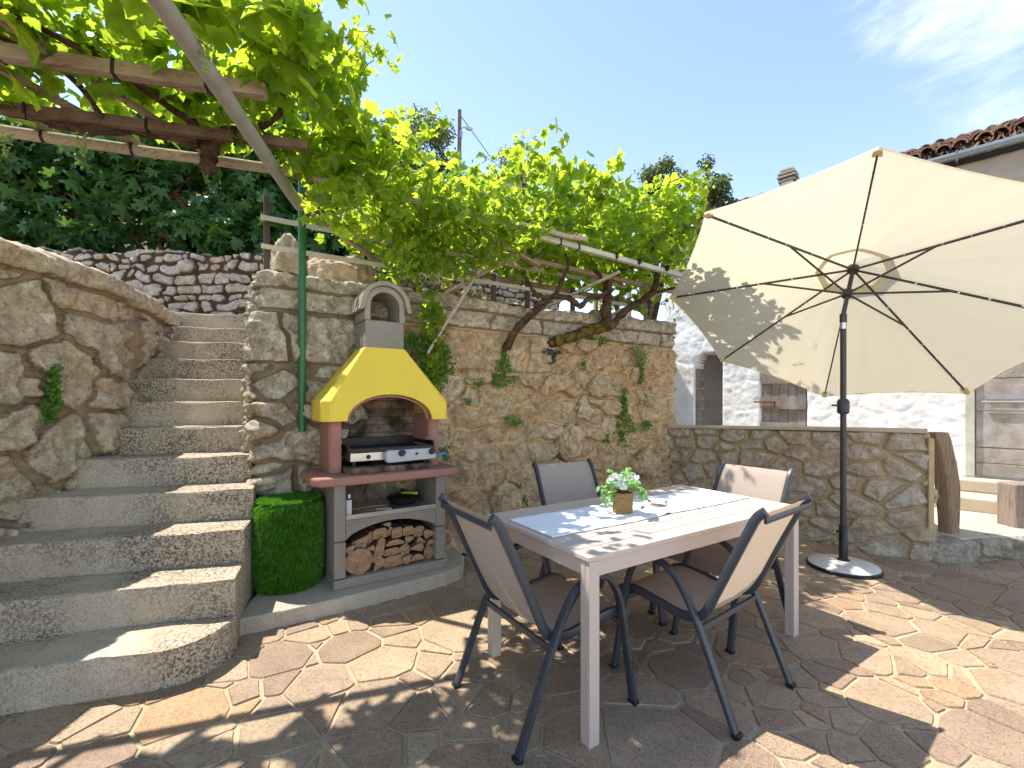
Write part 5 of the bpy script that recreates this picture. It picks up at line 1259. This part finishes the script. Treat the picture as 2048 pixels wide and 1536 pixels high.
bo = boulder('boulder', WP(2.36, -.10, .93), .16, .14, .20, 22, 'big rounded boulder bulging out of the rubble wall above the far chair', mat='rubble')
boulder('boulder', WP(1.57, -.12, .40), .13, .11, .17, 31, 'grey standing stone at the foot of the rubble wall, left of the far chair', mat='rubble')
boulder('boulder', WP(3.45, -.14, .62), .20, .12, .14, 37, 'low rounded stone in the corner where both walls meet', mat='rubble')

# ================================================================ VINES
vn = empty('grapevine', tuple(WP(3.0, -.05, 1.95)), 'old grapevine with a twisted mossy trunk growing from the wall, leafy over the trellis', 'vine')
def branch(pts, r0, r1, name='branch', mat=None, parent=None, k=7, wob=.14, seed=1):
    rr = random.Random(seed); sp = spline(pts, k); sp = [p+Vector([rr.uniform(-1, 1)*r0*.18 for _ in range(3)]) for p in sp]; n = len(sp)
    ra = [(r0+(r1-r0)*i/(n-1))*(1+.12*math.sin(i*1.3)+rr.uniform(-.08, .08)) for i in range(n)]
    return MB().tube(sp, ra, 10, wob=wob).build(name, mat or M['bark'], parent or vn, smooth=True, world=True)
random.seed(5)
def at(px, py, t0v):
    """point of the plane 'v = t0v' of the retaining-wall frame seen at a photo pixel"""
    k = (px-1024)/F; ox = W0[0]+VV[0]*t0v; oy = W0[1]+VV[1]*t0v; t = (k*oy-ox)/(U[0]-k*U[1]); Yd = oy+U[1]*t
    return Vector((k*Yd, Yd, HC-(py-803)/F*Yd))
branch([at(1090, 692, .02), at(1120, 680, -.10), at(1160, 668, -.13), at(1200, 655, -.14), at(1222, 648, -.14)], .048, .062, 'trunk', M['moss'], seed=2)
branch([at(1215, 655, -.14), at(1212, 620, -.16), at(1216, 585, -.18), at(1210, 560, -.18)], .062, .040, 'trunk', seed=3)
branch([at(1225, 650, -.14), at(1250, 622, -.2), at(1285, 600, -.3), at(1310, 575, -.4), at(1312, 530, -.45), at(1300, 480, -.4)], .042, .026, seed=4)
branch([at(1005, 722, .02), at(1012, 690, -.10), at(1030, 660, -.14), at(1058, 630, -.18), at(1085, 605, -.2), at(1110, 592, -.22)], .024, .028, 'trunk', seed=5)
branch([at(1018, 700, -.05), at(1035, 665, -.14), at(1062, 636, -.17), at(1090, 610, -.2)], .013, .015, 'trunk', seed=15)
branch([at(1110, 592, -.22), at(1140, 598, -.25), at(1160, 612, -.25), at(1178, 598, -.28), at(1205, 590, -.3), at(1225, 560, -.3)], .028, .022, seed=6)
branch([at(1105, 596, -.22), at(1075, 590, -.25), at(1060, 570, -.27), at(1045, 545, -.3)], .022, .014, seed=7)
branch([at(1110, 590, -.22), at(1125, 560, -.3), at(1135, 525, -.35), at(1120, 480, -.4)], .022, .012, seed=8)
branch([at(1210, 565, -.18), at(1235, 545, -.3), at(1275, 530, -.4), at(1330, 520, -.5)], .022, .012, seed=9)
branch([at(1212, 565, -.18), at(1190, 535, -.3), at(1205, 490, -.3), at(1250, 460, -.3)], .026, .012, seed=10)
branch([at(960, 470, -.4), at(990, 500, -.4), at(1050, 520, -.4), at(1090, 500, -.4)], .008, .007, seed=11)
branch([at(1290, 590, -.3), at(1350, 575, -.5), at(1385, 560, -.6)], .018, .010, seed=12)
branch([at(1060, 470, -.3), at(1050, 400, -.3), at(1040, 330, -.3), at(1046, 285, -.3)], .007, .003, 'shoot', seed=13)
r = np.random.default_rng(12)
def hang_orient(n, r, up_w=.55, down=.8):
    Nn = r.normal(0, 1, (n, 3)); Nn[:, 2] = np.abs(Nn[:, 2])*.8+up_w; Tt = r.normal(0, .8, (n, 3)); Tt[:, 2] -= down; return Nn, Tt
def top_y(px): return np.interp(px, [560, 640, 700, 760, 820, 870, 900, 950, 1000, 1045, 1075, 1120, 1180, 1220, 1300, 1350, 1400, 1425, 1440], [330, 325, 330, 340, 348, 352, 362, 345, 308, 275, 345, 350, 345, 385, 378, 362, 345, 380, 470])
def bot_y(px): return np.interp(px, [560, 640, 700, 782, 798, 840, 880, 930, 1000, 1100, 1200, 1290, 1340, 1380, 1420, 1440], [400, 418, 425, 438, 560, 555, 500, 490, 505, 530, 540, 555, 615, 570, 500, 470])
def right_canopy():
    P = []; tr_ = 0
    while len(P) < 4900:
        n = 4000; t = r.uniform(-.3, 3.75, n); v = r.uniform(-.85, .75, n); 
        X = W0[0]+U[0]*t+VV[0]*v; Y = W0[1]+U[1]*t+VV[1]*v; px = 1024+F*X/Y
        fv = np.clip((v+.85)/1.6, 0, 1)
        # crown height above the trellis is a property of the position along the wall
        Yf = W0[1]+U[1]*t+VV[1]*(-.3); Xf = W0[0]+U[0]*t+VV[0]*(-.3); pxf = 1024+F*Xf/Yf
        ztop = HC+(803-top_y(pxf))/F*Yf; zbot = HC+(803-bot_y(pxf))/F*Yf
        zbot = np.where(v > .2, np.maximum(zbot, 2.5), zbot)
        z = zbot+(ztop-zbot)*r.beta(1.25, 1.15, n)
        dens = .55+.55*fbm(np.stack([X, Y, z], 1)*2.6, 3, 77)
        edge = np.minimum((z-zbot)/.18, (ztop-z)/.25); dens = dens*np.clip(edge+.35, .3, 1)
        dens = np.where((z < 2.6) & (pxf > 1010) & (pxf < 1290), dens*.7, dens)
        dens = np.where((t < .3) & (v > -.5), 0, dens)
        dens = np.where((v < -.55) & (pxf > 870) & (pxf < 1010), dens*.25, dens)
        dens = np.where((v < -.35) & (pxf < 870), dens*.45, dens)
        dens = np.where((z < 2.64) & (v < -.12) & (pxf > 880), dens*.6, dens)
        dens = np.where((z < 2.72) & (v < -.55) & (pxf > 930), dens*.3, dens)
        dens = np.where((t < .35) & (z < 2.62), dens*.5, dens)
        ok = (r.random(n) < dens) & (px < 1432)
        P += list(np.stack([X, Y, z], 1)[ok])
    P = np.array(P[:4900]); n = len(P); Nn, Tt = hang_orient(n, r, .35, 1.0)
    S = r.uniform(.05, .108, n)*np.where(r.random(n) < .2, 1.2, 1.)
    rn = np.clip(.5+.25*fbm(P*2.2, 2, 31)+r.normal(0, .2, n)+np.clip((P[:, 2]-3.0)*.35, -.1, .3), 0, 1)
    scatter('leaves', 'grape', P, Nn, Tt, S, M['vineleaf'], vn, rn, seed=1, curl=1)
right_canopy()
# shoots that stick out above, each with its leaves
def shoots(specs, parent, seed, name='shoot', lsz=(.03, .06)):
    rr = np.random.default_rng(seed); P = []; Nn = []; Tt = []; S = []; m = MB()
    for a, b_, sag in specs:
        a = Vector(a); b_ = Vector(b_); sp = [a.lerp(b_, i/12)+Vector((0, 0, sag*math.sin(math.pi*i/12)))+Vector(rr.normal(0, .006, 3)) for i in range(13)]
        m.tube(sp, [.0035-.002*i/12 for i in range(13)], 5)
        for i, p in enumerate(sp[1:]):
            for q in range(2): P.append(np.array(p)+rr.normal(0, .03, 3)); Nn.append(rr.normal(0, 1, 3)+[0, 0, .4]); Tt.append(rr.normal(0, 1, 3)+[0, 0, -.6]); S.append(rr.uniform(*lsz)*(1.15-.5*i/12))
    m.build(name, M['wallplant'], parent, world=True)
    scatter('shoot_leaves', 'grape', np.array(P), np.array(Nn), np.array(Tt), np.array(S), M['vineleaf'], parent, np.clip(rr.normal(.75, .2, len(P)), 0, 1), seed=seed, curl=1)
sp_ = []
for (px, py, px2, py2, v) in [(1010, 360, 1050, 262, -.3), (1060, 360, 1050, 290, -.2), (1090, 380, 1100, 335, -.2), (1150, 390, 1160, 335, -.3), (1190, 390, 1195, 345, -.2), (1385, 400, 1405, 335, -.4), (1400, 420, 1425, 345, -.3), (1320, 410, 1330, 360, 0), (975, 370, 1000, 300, -.3), (1250, 410, 1262, 372, 0), (890, 400, 905, 350, -.4), (1420, 560, 1350, 640, -.5), (1300, 560, 1338, 625, -.3), (820, 520, 835, 575, -.5), (850, 500, 880, 570, -.5)]:
    sp_.append((at(px, py, v), at(px2, py2, v), .02))
shoots(sp_, vn, 21)
# vine curtain hanging beside the chimney
def curtain():
    rr = np.random.default_rng(31); P = []
    for (px, py, sx, sy, v, n) in [(865, 620, 28, 40, -.22, 80), (870, 690, 16, 60, -.2, 70), (855, 740, 20, 25, -.12, 30), (835, 520, 30, 35, -.5, 90), (920, 540, 30, 22, -.4, 40)]:
        for _ in range(n): P.append(np.array(at(px+rr.normal(0, sx*.5), py+rr.normal(0, sy*.5), v+rr.normal(0, .07))))
    P = np.array(P); n = len(P); Nn = rr.normal(0, 1, (n, 3))+np.array([.3, -1., .3]); Tt = rr.normal(0, .5, (n, 3))-np.array([0, 0, 1.])
    scatter('hanging_leaves', 'grape', P, Nn, Tt, rr.uniform(.03, .062, n), M['vineleaf'], vn, np.clip(rr.normal(.5, .25, n), 0, 1), seed=5, curl=1)
curtain()

v2 = empty('grapevine', (-2.2, 2.5, 2.7), 'dense overhead grapevine with large backlit leaves on the pergola above the stairs', 'vine')
def b2(pts, r0, r1, seed, name='branch'): return branch(pts, r0, r1, name, parent=v2, seed=seed)
b2([(-1.66, 2.49, 2.60), (-1.665, 2.5, 2.69), (-1.69, 2.50, 2.76), (-1.73, 2.45, 2.85)], .042, .026, 1, 'trunk')
b2([(-1.665, 2.5, 2.66), (-1.62, 2.48, 2.72), (-1.57, 2.46, 2.80)], .028, .02, 2)
b2([(-1.7, 2.47, 2.74), (-1.95, 2.40, 2.76), (-2.25, 2.33, 2.74), (-2.5, 2.26, 2.78), (-2.8, 2.1, 2.8), (-3.3, 2.0, 2.8)], .028, .022, 3)
b2([(-1.7, 2.44, 2.82), (-1.8, 2.2, 2.86), (-1.84, 2.0, 2.86), (-2.05, 1.8, 2.9)], .02, .01, 4)
b2([(-1.57, 2.46, 2.80), (-1.35, 2.50, 2.86), (-1.18, 2.35, 2.9), (-1.1, 2.05, 2.92)], .02, .01, 5)
b2([(-2.1, 2.36, 2.76), (-2.05, 2.1, 2.84), (-2.2, 1.8, 2.86)], .014, .008, 6)
b2([(-1.4, 2.5, 2.82), (-1.1, 2.75, 2.80), (-.85, 2.85, 2.78)], .014, .008, 7)
b2([(-1.3, 2.6, 2.70), (-1.25, 2.75, 2.66), (-1.05, 2.9, 2.70), (-.8, 3.0, 2.72)], .010, .006, 8)
def left_canopy():
    rr = np.random.default_rng(41); P = []
    while len(P) < 2900:
        n = 4000; X = rr.uniform(-3.9, -.35, n); Y = rr.uniform(.75, 3.15, n)
        far = 2.78+(X+1.28)*.322; far = np.where(X > -1.35, 2.95+(X+1.0)*.2, far)
        rightb = np.interp(Y, [.7, 1.8, 2.3, 2.6, 3.1], [-.74, -.84, -.86, -.72, -.70])+.07*np.sin(Y*9)
        base = np.interp(Y, [.7, 2.4, 2.75], [2.93, 2.88, 2.76]); z = base+rr.gamma(1.6, .10, n)-.02
        z = np.where(rr.random(n) < .09, base-rr.uniform(0, .10, n), z)
        dens = .72+.45*fbm(np.stack([X, Y, z], 1)*2.4, 3, 91)
        low = z < base+.02; dens = np.where(low & (X < -1.4), dens*.8, dens)
        ok = (rr.random(n) < dens) & (Y < far) & (X < rightb)
        P += list(np.stack([X, Y, z], 1)[ok])
    P = np.array(P[:2900]); n = len(P); Nn, Tt = hang_orient(n, rr, .55, .5); S = np.clip(rr.gamma(9., .0105, n), .045, .17)
    rn = np.clip(.45+.3*fbm(P*2, 2, 37)+rr.normal(0, .2, n)+.25*(P[:, 0] > -1.25), 0, 1)
    scatter('leaves', 'grape', P, Nn, Tt, S, M['vineleaf'], v2, rn, seed=2, curl=1)
    # stretch between the two canopies, along the pole in front of the wall
    P = []
    while len(P) < 800:
        t = rr.uniform(-.15, 1.45); v = rr.uniform(-1.0, -.25); p = WP(t, v, 0); z = 2.62+rr.gamma(2., .065)*(1.2-.3*t)-.06
        if rr.random() < .2: z = 2.62-rr.uniform(0, .17)
        if rr.random() < .75+.5*float(fbm(np.array([[p.x*3, p.y*3, z*3]]), 2, 9)[0]): P.append((p.x, p.y, z))
    P = np.array(P); n = len(P); Nn, Tt = hang_orient(n, rr, .4, .7)
    scatter('leaves', 'grape', P, Nn, Tt, rr.uniform(.045, .09, n), M['vineleaf'], v2, np.clip(rr.normal(.6, .22, n), 0, 1), seed=6, curl=1)
left_canopy()
shoots([((-.95, 2.75, 2.95), (-.38, 2.45, 2.86), .06), ((-.9, 2.5, 3.0), (-.62, 2.30, 3.12), .05), ((-.95, 2.2, 3.0), (-.66, 2.05, 3.0), .03), ((-.9, 1.9, 2.9), (-.62, 1.8, 2.96), .03), ((-.85, 2.8, 2.85), (-.45, 2.75, 2.95), .05), ((-1.0, 2.4, 3.0), (-.72, 2.3, 3.2), .03)], v2, 51, lsz=(.045, .085))
for (x, y, z, n) in [(-2.12, 2.25, 2.66, 46), (-2.45, 2.2, 2.64, 40), (-1.18, 1.75, 2.72, 40)]:
    gr = MB()
    for k in range(n):
        f = random.random(); a = random.uniform(0, 6.28); rr_ = .028*(1-f*.8)*random.random()**.5; c = (x+rr_*math.cos(a), y+rr_*math.sin(a), z-.12*f)
        gr.lathe([(.001, -.0055), (.0048, -.003), (.0055, 0), (.0048, .003), (.001, .0055)], c, 6)
    gr.build('grape_bunch', M['grape'], v2, smooth=True, world=True)

# ================================================================ VEGETATION BEHIND
def blob_leaves(name, blobs, n, size, kind, mat, parent, seed, up_w=.4, shell=.5, noise=1.6):
    rr = np.random.default_rng(seed); vol = np.array([b_[3]*b_[4]*b_[5] for b_ in blobs])**.8; idx = rr.choice(len(blobs), n*2, p=vol/vol.sum()); B = np.array(blobs)[idx]
    d = rr.normal(0, 1, (n*2, 3)); d /= np.linalg.norm(d, axis=1)[:, None]; rad = (shell+(1-shell)*rr.random(n*2))**.6*(1+.16*rr.normal(0, 1, n*2))
    P = B[:, :3]+d*rad[:, None]*B[:, 3:6]; keep = rr.random(n*2) < (.6+.6*fbm(P*noise, 3, seed)); P = P[keep][:n]; d = d[keep][:n]; m = len(P)
    Nn = d*.7+rr.normal(0, .6, (m, 3))+[0, 0, up_w]; Tt = d*.6+rr.normal(0, .6, (m, 3))-[0, 0, .5]
    return scatter(name, kind, P, Nn, Tt, rr.uniform(size*.7, size*1.25, m), mat, parent, np.clip(.5+.25*fbm(P*1.5, 2, seed+3)+rr.normal(0, .18, m), 0, 1), seed=seed, curl=1)
ft = empty('fig_tree', (-4.3, 7.6, 3.0), 'dark dense fig tree with big lobed leaves overhanging the dry stone wall', 'tree')
rr = np.random.default_rng(61); bl = []
for k in range(64):
    x = rr.uniform(-8.6, -2.75); y = 7.0+rr.uniform(0, 1.3)+.1*(x+5); z = rr.uniform(3.75, 5.9); bl.append((x, y, z, .55, .5, .5))
for k in range(12): bl.append((rr.uniform(-7.5, -2.9), 6.75+rr.uniform(-.12, .1), rr.uniform(3.65, 4.1), .4, .3, .25))
blob_leaves('crown', bl, 14000, .18, 'fig', M['figleaf'], ft, 62, .5, .45)
m = MB()
for k in range(16):
    x = rr.uniform(-7.5, -3.0); m.tube(spline([(x, 7.5, 2.9), (x+rr.uniform(-.3, .3), 7.4, 3.7), (x+rr.uniform(-.6, .6), 7.2, 4.4), (x+rr.uniform(-.9, .9), 7.3, 5.0)], 4), [.05-.0025*i for i in range(13)], 7)
m.build('trunk', M['bark'], ft, smooth=True, world=True)
def tree(name, base, top, blobs, n, size, label, seed, mat='treeleaf', trunk_r=.12):
    e_ = empty(name, base, label, 'tree'); r_ = np.random.default_rng(seed); m = MB(); B = Vector(base)
    for k in range(7):
        b_ = blobs[int(r_.integers(len(blobs)))]; e2 = Vector(b_[:3]); mid = B.lerp(e2, .5)+Vector(r_.normal(0, .12, 3)); m.tube(spline([B, mid, e2], 4), [trunk_r*(1-.1*i) for i in range(9)], 7)
    m.build('trunk', M['bark'], e_, smooth=True, world=True); blob_leaves('crown', blobs, n, size, 'oval', M[mat], e_, seed, .3, .35, 1.9); return e_
def mkblobs(c, sx, sy, sz, n, rb, seed):
    r_ = np.random.default_rng(seed); o = []
    for _ in range(n):
        d = r_.normal(0, 1, 3); d /= np.linalg.norm(d); q = r_.uniform(.3, 1)**.6; rad = rb*r_.uniform(.65, 1.2); o.append((c[0]+d[0]*sx*q, c[1]+d[1]*sy*q, c[2]+d[2]*sz*q, rad, rad, rad*.85))
    return o
tree('broadleaf_tree', (-3.0, 15, 7.6), 0, mkblobs((-2.9, 15, 9.05), 1.6, 1.3, 1.35, 30, .45, 1), 12500, .085, 'round green tree on the hill behind the street lamp pole', 71)
tree('broadleaf_tree', (-.6, 16.5, 7.6), 0, mkblobs((-.45, 16.5, 9.1), 1.0, .9, 1.15, 15, .42, 2), 5200, .085, 'smaller loose tree right of the street lamp pole', 72)
tree('pine_tree', (3.0, 9.9, 3.0), 0, mkblobs((3.35, 9.9, 5.85), .75, .5, .85, 16, .23, 3), 6200, .055, 'dark bushy tree top rising behind the right end of the grapevine', 73)
tree('fruit_tree', (3.6, 9.0, 3.0), 0, mkblobs((3.98, 9.0, 5.3), .32, .3, .85, 12, .17, 4), 2800, .06, 'slim light tree top between the grapevine and the parasol', 74)
tree('shrub', (-2.6, 11.0, 6.0), 0, mkblobs((-1.9, 10.4, 6.0), 1.3, .7, .55, 14, .4, 5), 5000, .08, 'bright green bush at the foot of the hill trees', 75, 'wallplant', .04)
tree('shrub', (.6, 12.0, 6.0), 0, mkblobs((1.2, 12.0, 5.6), 1.8, .7, .8, 16, .45, 6), 5200, .08, 'long hedge like bush behind the vine below the far house', 76, 'treeleaf', .04)
tree('shrub', (-7, 11.0, 6.0), 0, mkblobs((-6, 10.5, 6.2), 3.5, 1.0, 1.6, 30, .6, 7), 9000, .11, 'tall bush on the slope behind the fig tree', 77, 'wallplant', .05)
# ivy on the far walls
for (c, s_, lb, sd) in [((-3.35, 8.15, 4.2), (.30, .12, .62), 'dark ivy patch hanging on the far pale dry stone wall', 81), ((-2.35, 8.85, 3.75), (.7, .2, .12), 'green weeds along the foot of the far dry stone wall', 82)]:
    e_ = empty('ivy', c, lb, 'plant'); blob_leaves('leaves', [(c[0], c[1], c[2], s_[0], s_[1], s_[2])], 900, .05, 'round', M['figleaf'] if sd == 81 else M['wallplant'], e_, sd, .2, .2)
e_ = empty('dry_grass', (-1.2, 6.6, 3.05), 'strip of dry orange and green grass on top of the terrace wall', 'grass')
rr = np.random.default_rng(83); n = 2600; t = rr.uniform(0, 3.2, n); P = np.stack([-2.3+.843*t-.538*rr.uniform(-.02, .5, n), 6.33+.54*t+.843*rr.uniform(-.02, .5, n), 3.30-.1*t+rr.uniform(-.25, .05, n)+0*t], 1)
scatter('blades', 'oval', P, rr.normal(0, 1, (n, 3)), rr.normal(0, .5, (n, 3))+[0, 0, .6], rr.uniform(.05, .10, n), paint('dry_grass_blade', (.30,.22,.07,1), .9), e_, seed=9)
# street lamp and small house uphill
lp = empty('street_lamp', (-1.63, 14, 7.4), 'wooden utility pole with a street lamp arm on the hill', 'street lamp')
MB().tube([(0, 0, 0), (.02, 0, 2.9)], [.075, .055], 10).build('pole', M['darkbeam'], lp, smooth=True)
MB().tube([(.02, -.05, 2.2), (.12, -.05, 2.34), (.22, -.05, 2.33)], .014, 6).build('arm', M['zinc'], lp, smooth=True)
MB().tube([(.20, -.05, 2.34), (.30, -.05, 2.32), (.42, -.05, 2.27)], [.04, .075, .05], 10).build('lamp_head', M['panel'], lp, smooth=True)
MB().tube([(.05, -.06, 2.0), (.08, -.06, 2.2)], .05, 8).build('junction_box', M['zinc'], lp)
MB().tube([(.03, 0, 2.75), (.5, .2, 2.2), (1.1, .5, 1.5), (2.6, 1.2, .6)], .012, 5).build('cable', M['black'], lp)
fh = empty('hill_house', (-.6, 13.0, 7.0), 'small grey house with a pale stone roof peeking above the vine', 'house')
MB().box(-.55, .9, 0, 1.6, -1.0, .72).build('wall', M['greyplaster'], fh)
rf = MB(); rf.add([(-.70, -.15, .68), (1.05, -.15, .68), (1.05, .85, 1.02), (-.70, .85, 1.02), (-.70, 1.8, .68), (1.05, 1.8, .68), (-.70, -.15, .74), (1.05, -.15, .74), (1.05, .85, 1.08), (-.70, .85, 1.08), (-.70, 1.8, .74), (1.05, 1.8, .74)],
    [(3, 2, 1, 0), (4, 5, 2, 3), (6, 7, 8, 9), (9, 8, 11, 10), (0, 1, 7, 6), (5, 4, 10, 11), (0, 6, 9, 3), (3, 9, 10, 4), (1, 2, 8, 7), (2, 5, 11, 8)]); rfo = rf.build('roof', M['tile'], fh)
rfo.data.attributes.new('rnd', 'FLOAT', 'POINT').data.foreach_set('value', np.full(len(rfo.data.vertices), .8, np.float32))

# ================================================================ PLANTS IN THE WALLS
def wall_plant(px, py, wpx, hpx, n, size, label, v=-.075, kind='round', mat='wallplant', seed=0, frame='main'):
    rr = np.random.default_rng(seed+100)
    c = at(px, py, v) if frame == 'main' else Vector(((px-1024)/F*3.0, 3.0, 0))
    if frame == 'left': k = (px-1024)/F; Yd = -2.85/k; c = Vector((-2.85, Yd, HC-(py-803)/F*Yd)); ax = Vector((0, 1, 0)); nn = Vector((1, 0, 0)); wx = wpx/F*Yd*.8
    elif frame == 'low': k = (px-1024)/F; 
    else: ax = Vector((U[0], U[1], 0)); nn = Vector((-VV[0], -VV[1], 0)); wx = wpx/F*c.y*1.9; n = int(n*1.5)
    hz_ = hpx/F*c.y; e_ = empty('wall_plant' if kind != 'fern_' else 'fern', tuple(c), label, 'plant', group='small plants growing from wall joints')
    s = rr.uniform(-1, 1, n); q = rr.beta(1.2, 1.3, n)*2-1; q0 = q; wmod = .55+.45*np.sin((q0+1)*1.7+seed)
    P = np.array(c)+np.outer(s*wx*.5*wmod, ax)+np.outer(q*hz_*.5, [0, 0, 1])+np.outer(rr.uniform(-.02, .05, n)*(1-.4*np.abs(s)), nn)+rr.normal(0, .006, (n, 3))
    Nn = rr.normal(0, .6, (n, 3))+np.array(nn)*.8+[0, 0, .5]; Tt = rr.normal(0, .7, (n, 3))-[0, 0, .6]
    scatter('leaves', kind, P, Nn, Tt, rr.uniform(size*.7, size*1.5, n), M[mat], e_, np.clip(rr.normal(.5, .25, n), 0, 1), seed=seed)
    m = MB()
    for k in range(max(3, n//60)):
        i = int(rr.integers(n)); m.tube([Vector(c)-nn*.03, (Vector(c)+Vector(P[i]))/2, Vector(P[i])], .0014, 4)
    m.build('stem', M[mat], e_, world=True)
WPL = [(850, 722, 70, 110, 900, .020, 'widest leafy green cushion on the wall, right of the yellow hood'), (1006, 738, 28, 70, 300, .017, 'narrow green tuft under the thin vine trunk'), (1246, 822, 40, 90, 520, .017, 'tall dense green cushion in the middle right of the rubble wall'),
       (1240, 868, 42, 50, 260, .017, 'lower green cushion directly below the tall dense one'), (1280, 727, 34, 80, 360, .016, 'slanting feathery green plant high on the right of the wall'), (1190, 682, 48, 22, 220, .016, 'green tuft under the mossy vine trunk'),
       (1027, 840, 22, 24, 110, .015, 'small round tuft alone in the middle of the rubble wall'), (1288, 800, 16, 28, 80, .014, 'tiny tuft right of the tall dense cushion'), (1292, 850, 34, 22, 120, .015, 'flat tuft just above the left end of the low wall'),
       (1210, 876, 24, 18, 90, .015, 'little tuft left of the lower green cushion'), (1102, 712, 34, 26, 120, .024, 'grey green fern beneath the mossy trunk'), (956, 765, 18, 18, 60, .014, 'faint small tuft above and right of the hood edge'),
       (1024, 975, 26, 18, 100, .015, 'tuft on top of the grey standing stone behind the table'), (1045, 1005, 14, 30, 70, .015, 'tuft running down beside the grey standing stone'), (1282, 942, 34, 20, 130, .015, 'dark tuft in the corner behind the flowers'),
       (1166, 732, 14, 22, 60, .013, 'tiny tuft below the middle of the mossy trunk'), (890, 905, 18, 30, 60, .014, 'tuft beside the end of the blue gas hose'), (936, 802, 10, 14, 40, .012, 'speck of green halfway between hood and middle tuft')]
for k, a in enumerate(WPL): wall_plant(*a, seed=k, mat='fern' if k == 10 else 'wallplant')
wall_plant(103, 768, 34, 80, 420, .020, 'bushy green plant hanging on the boulder wall left of the stairs', frame='left', seed=40)
wall_plant(92, 825, 95, 36, 260, .022, 'spreading low plant under the bushy one on the boulder wall', frame='left', seed=41)
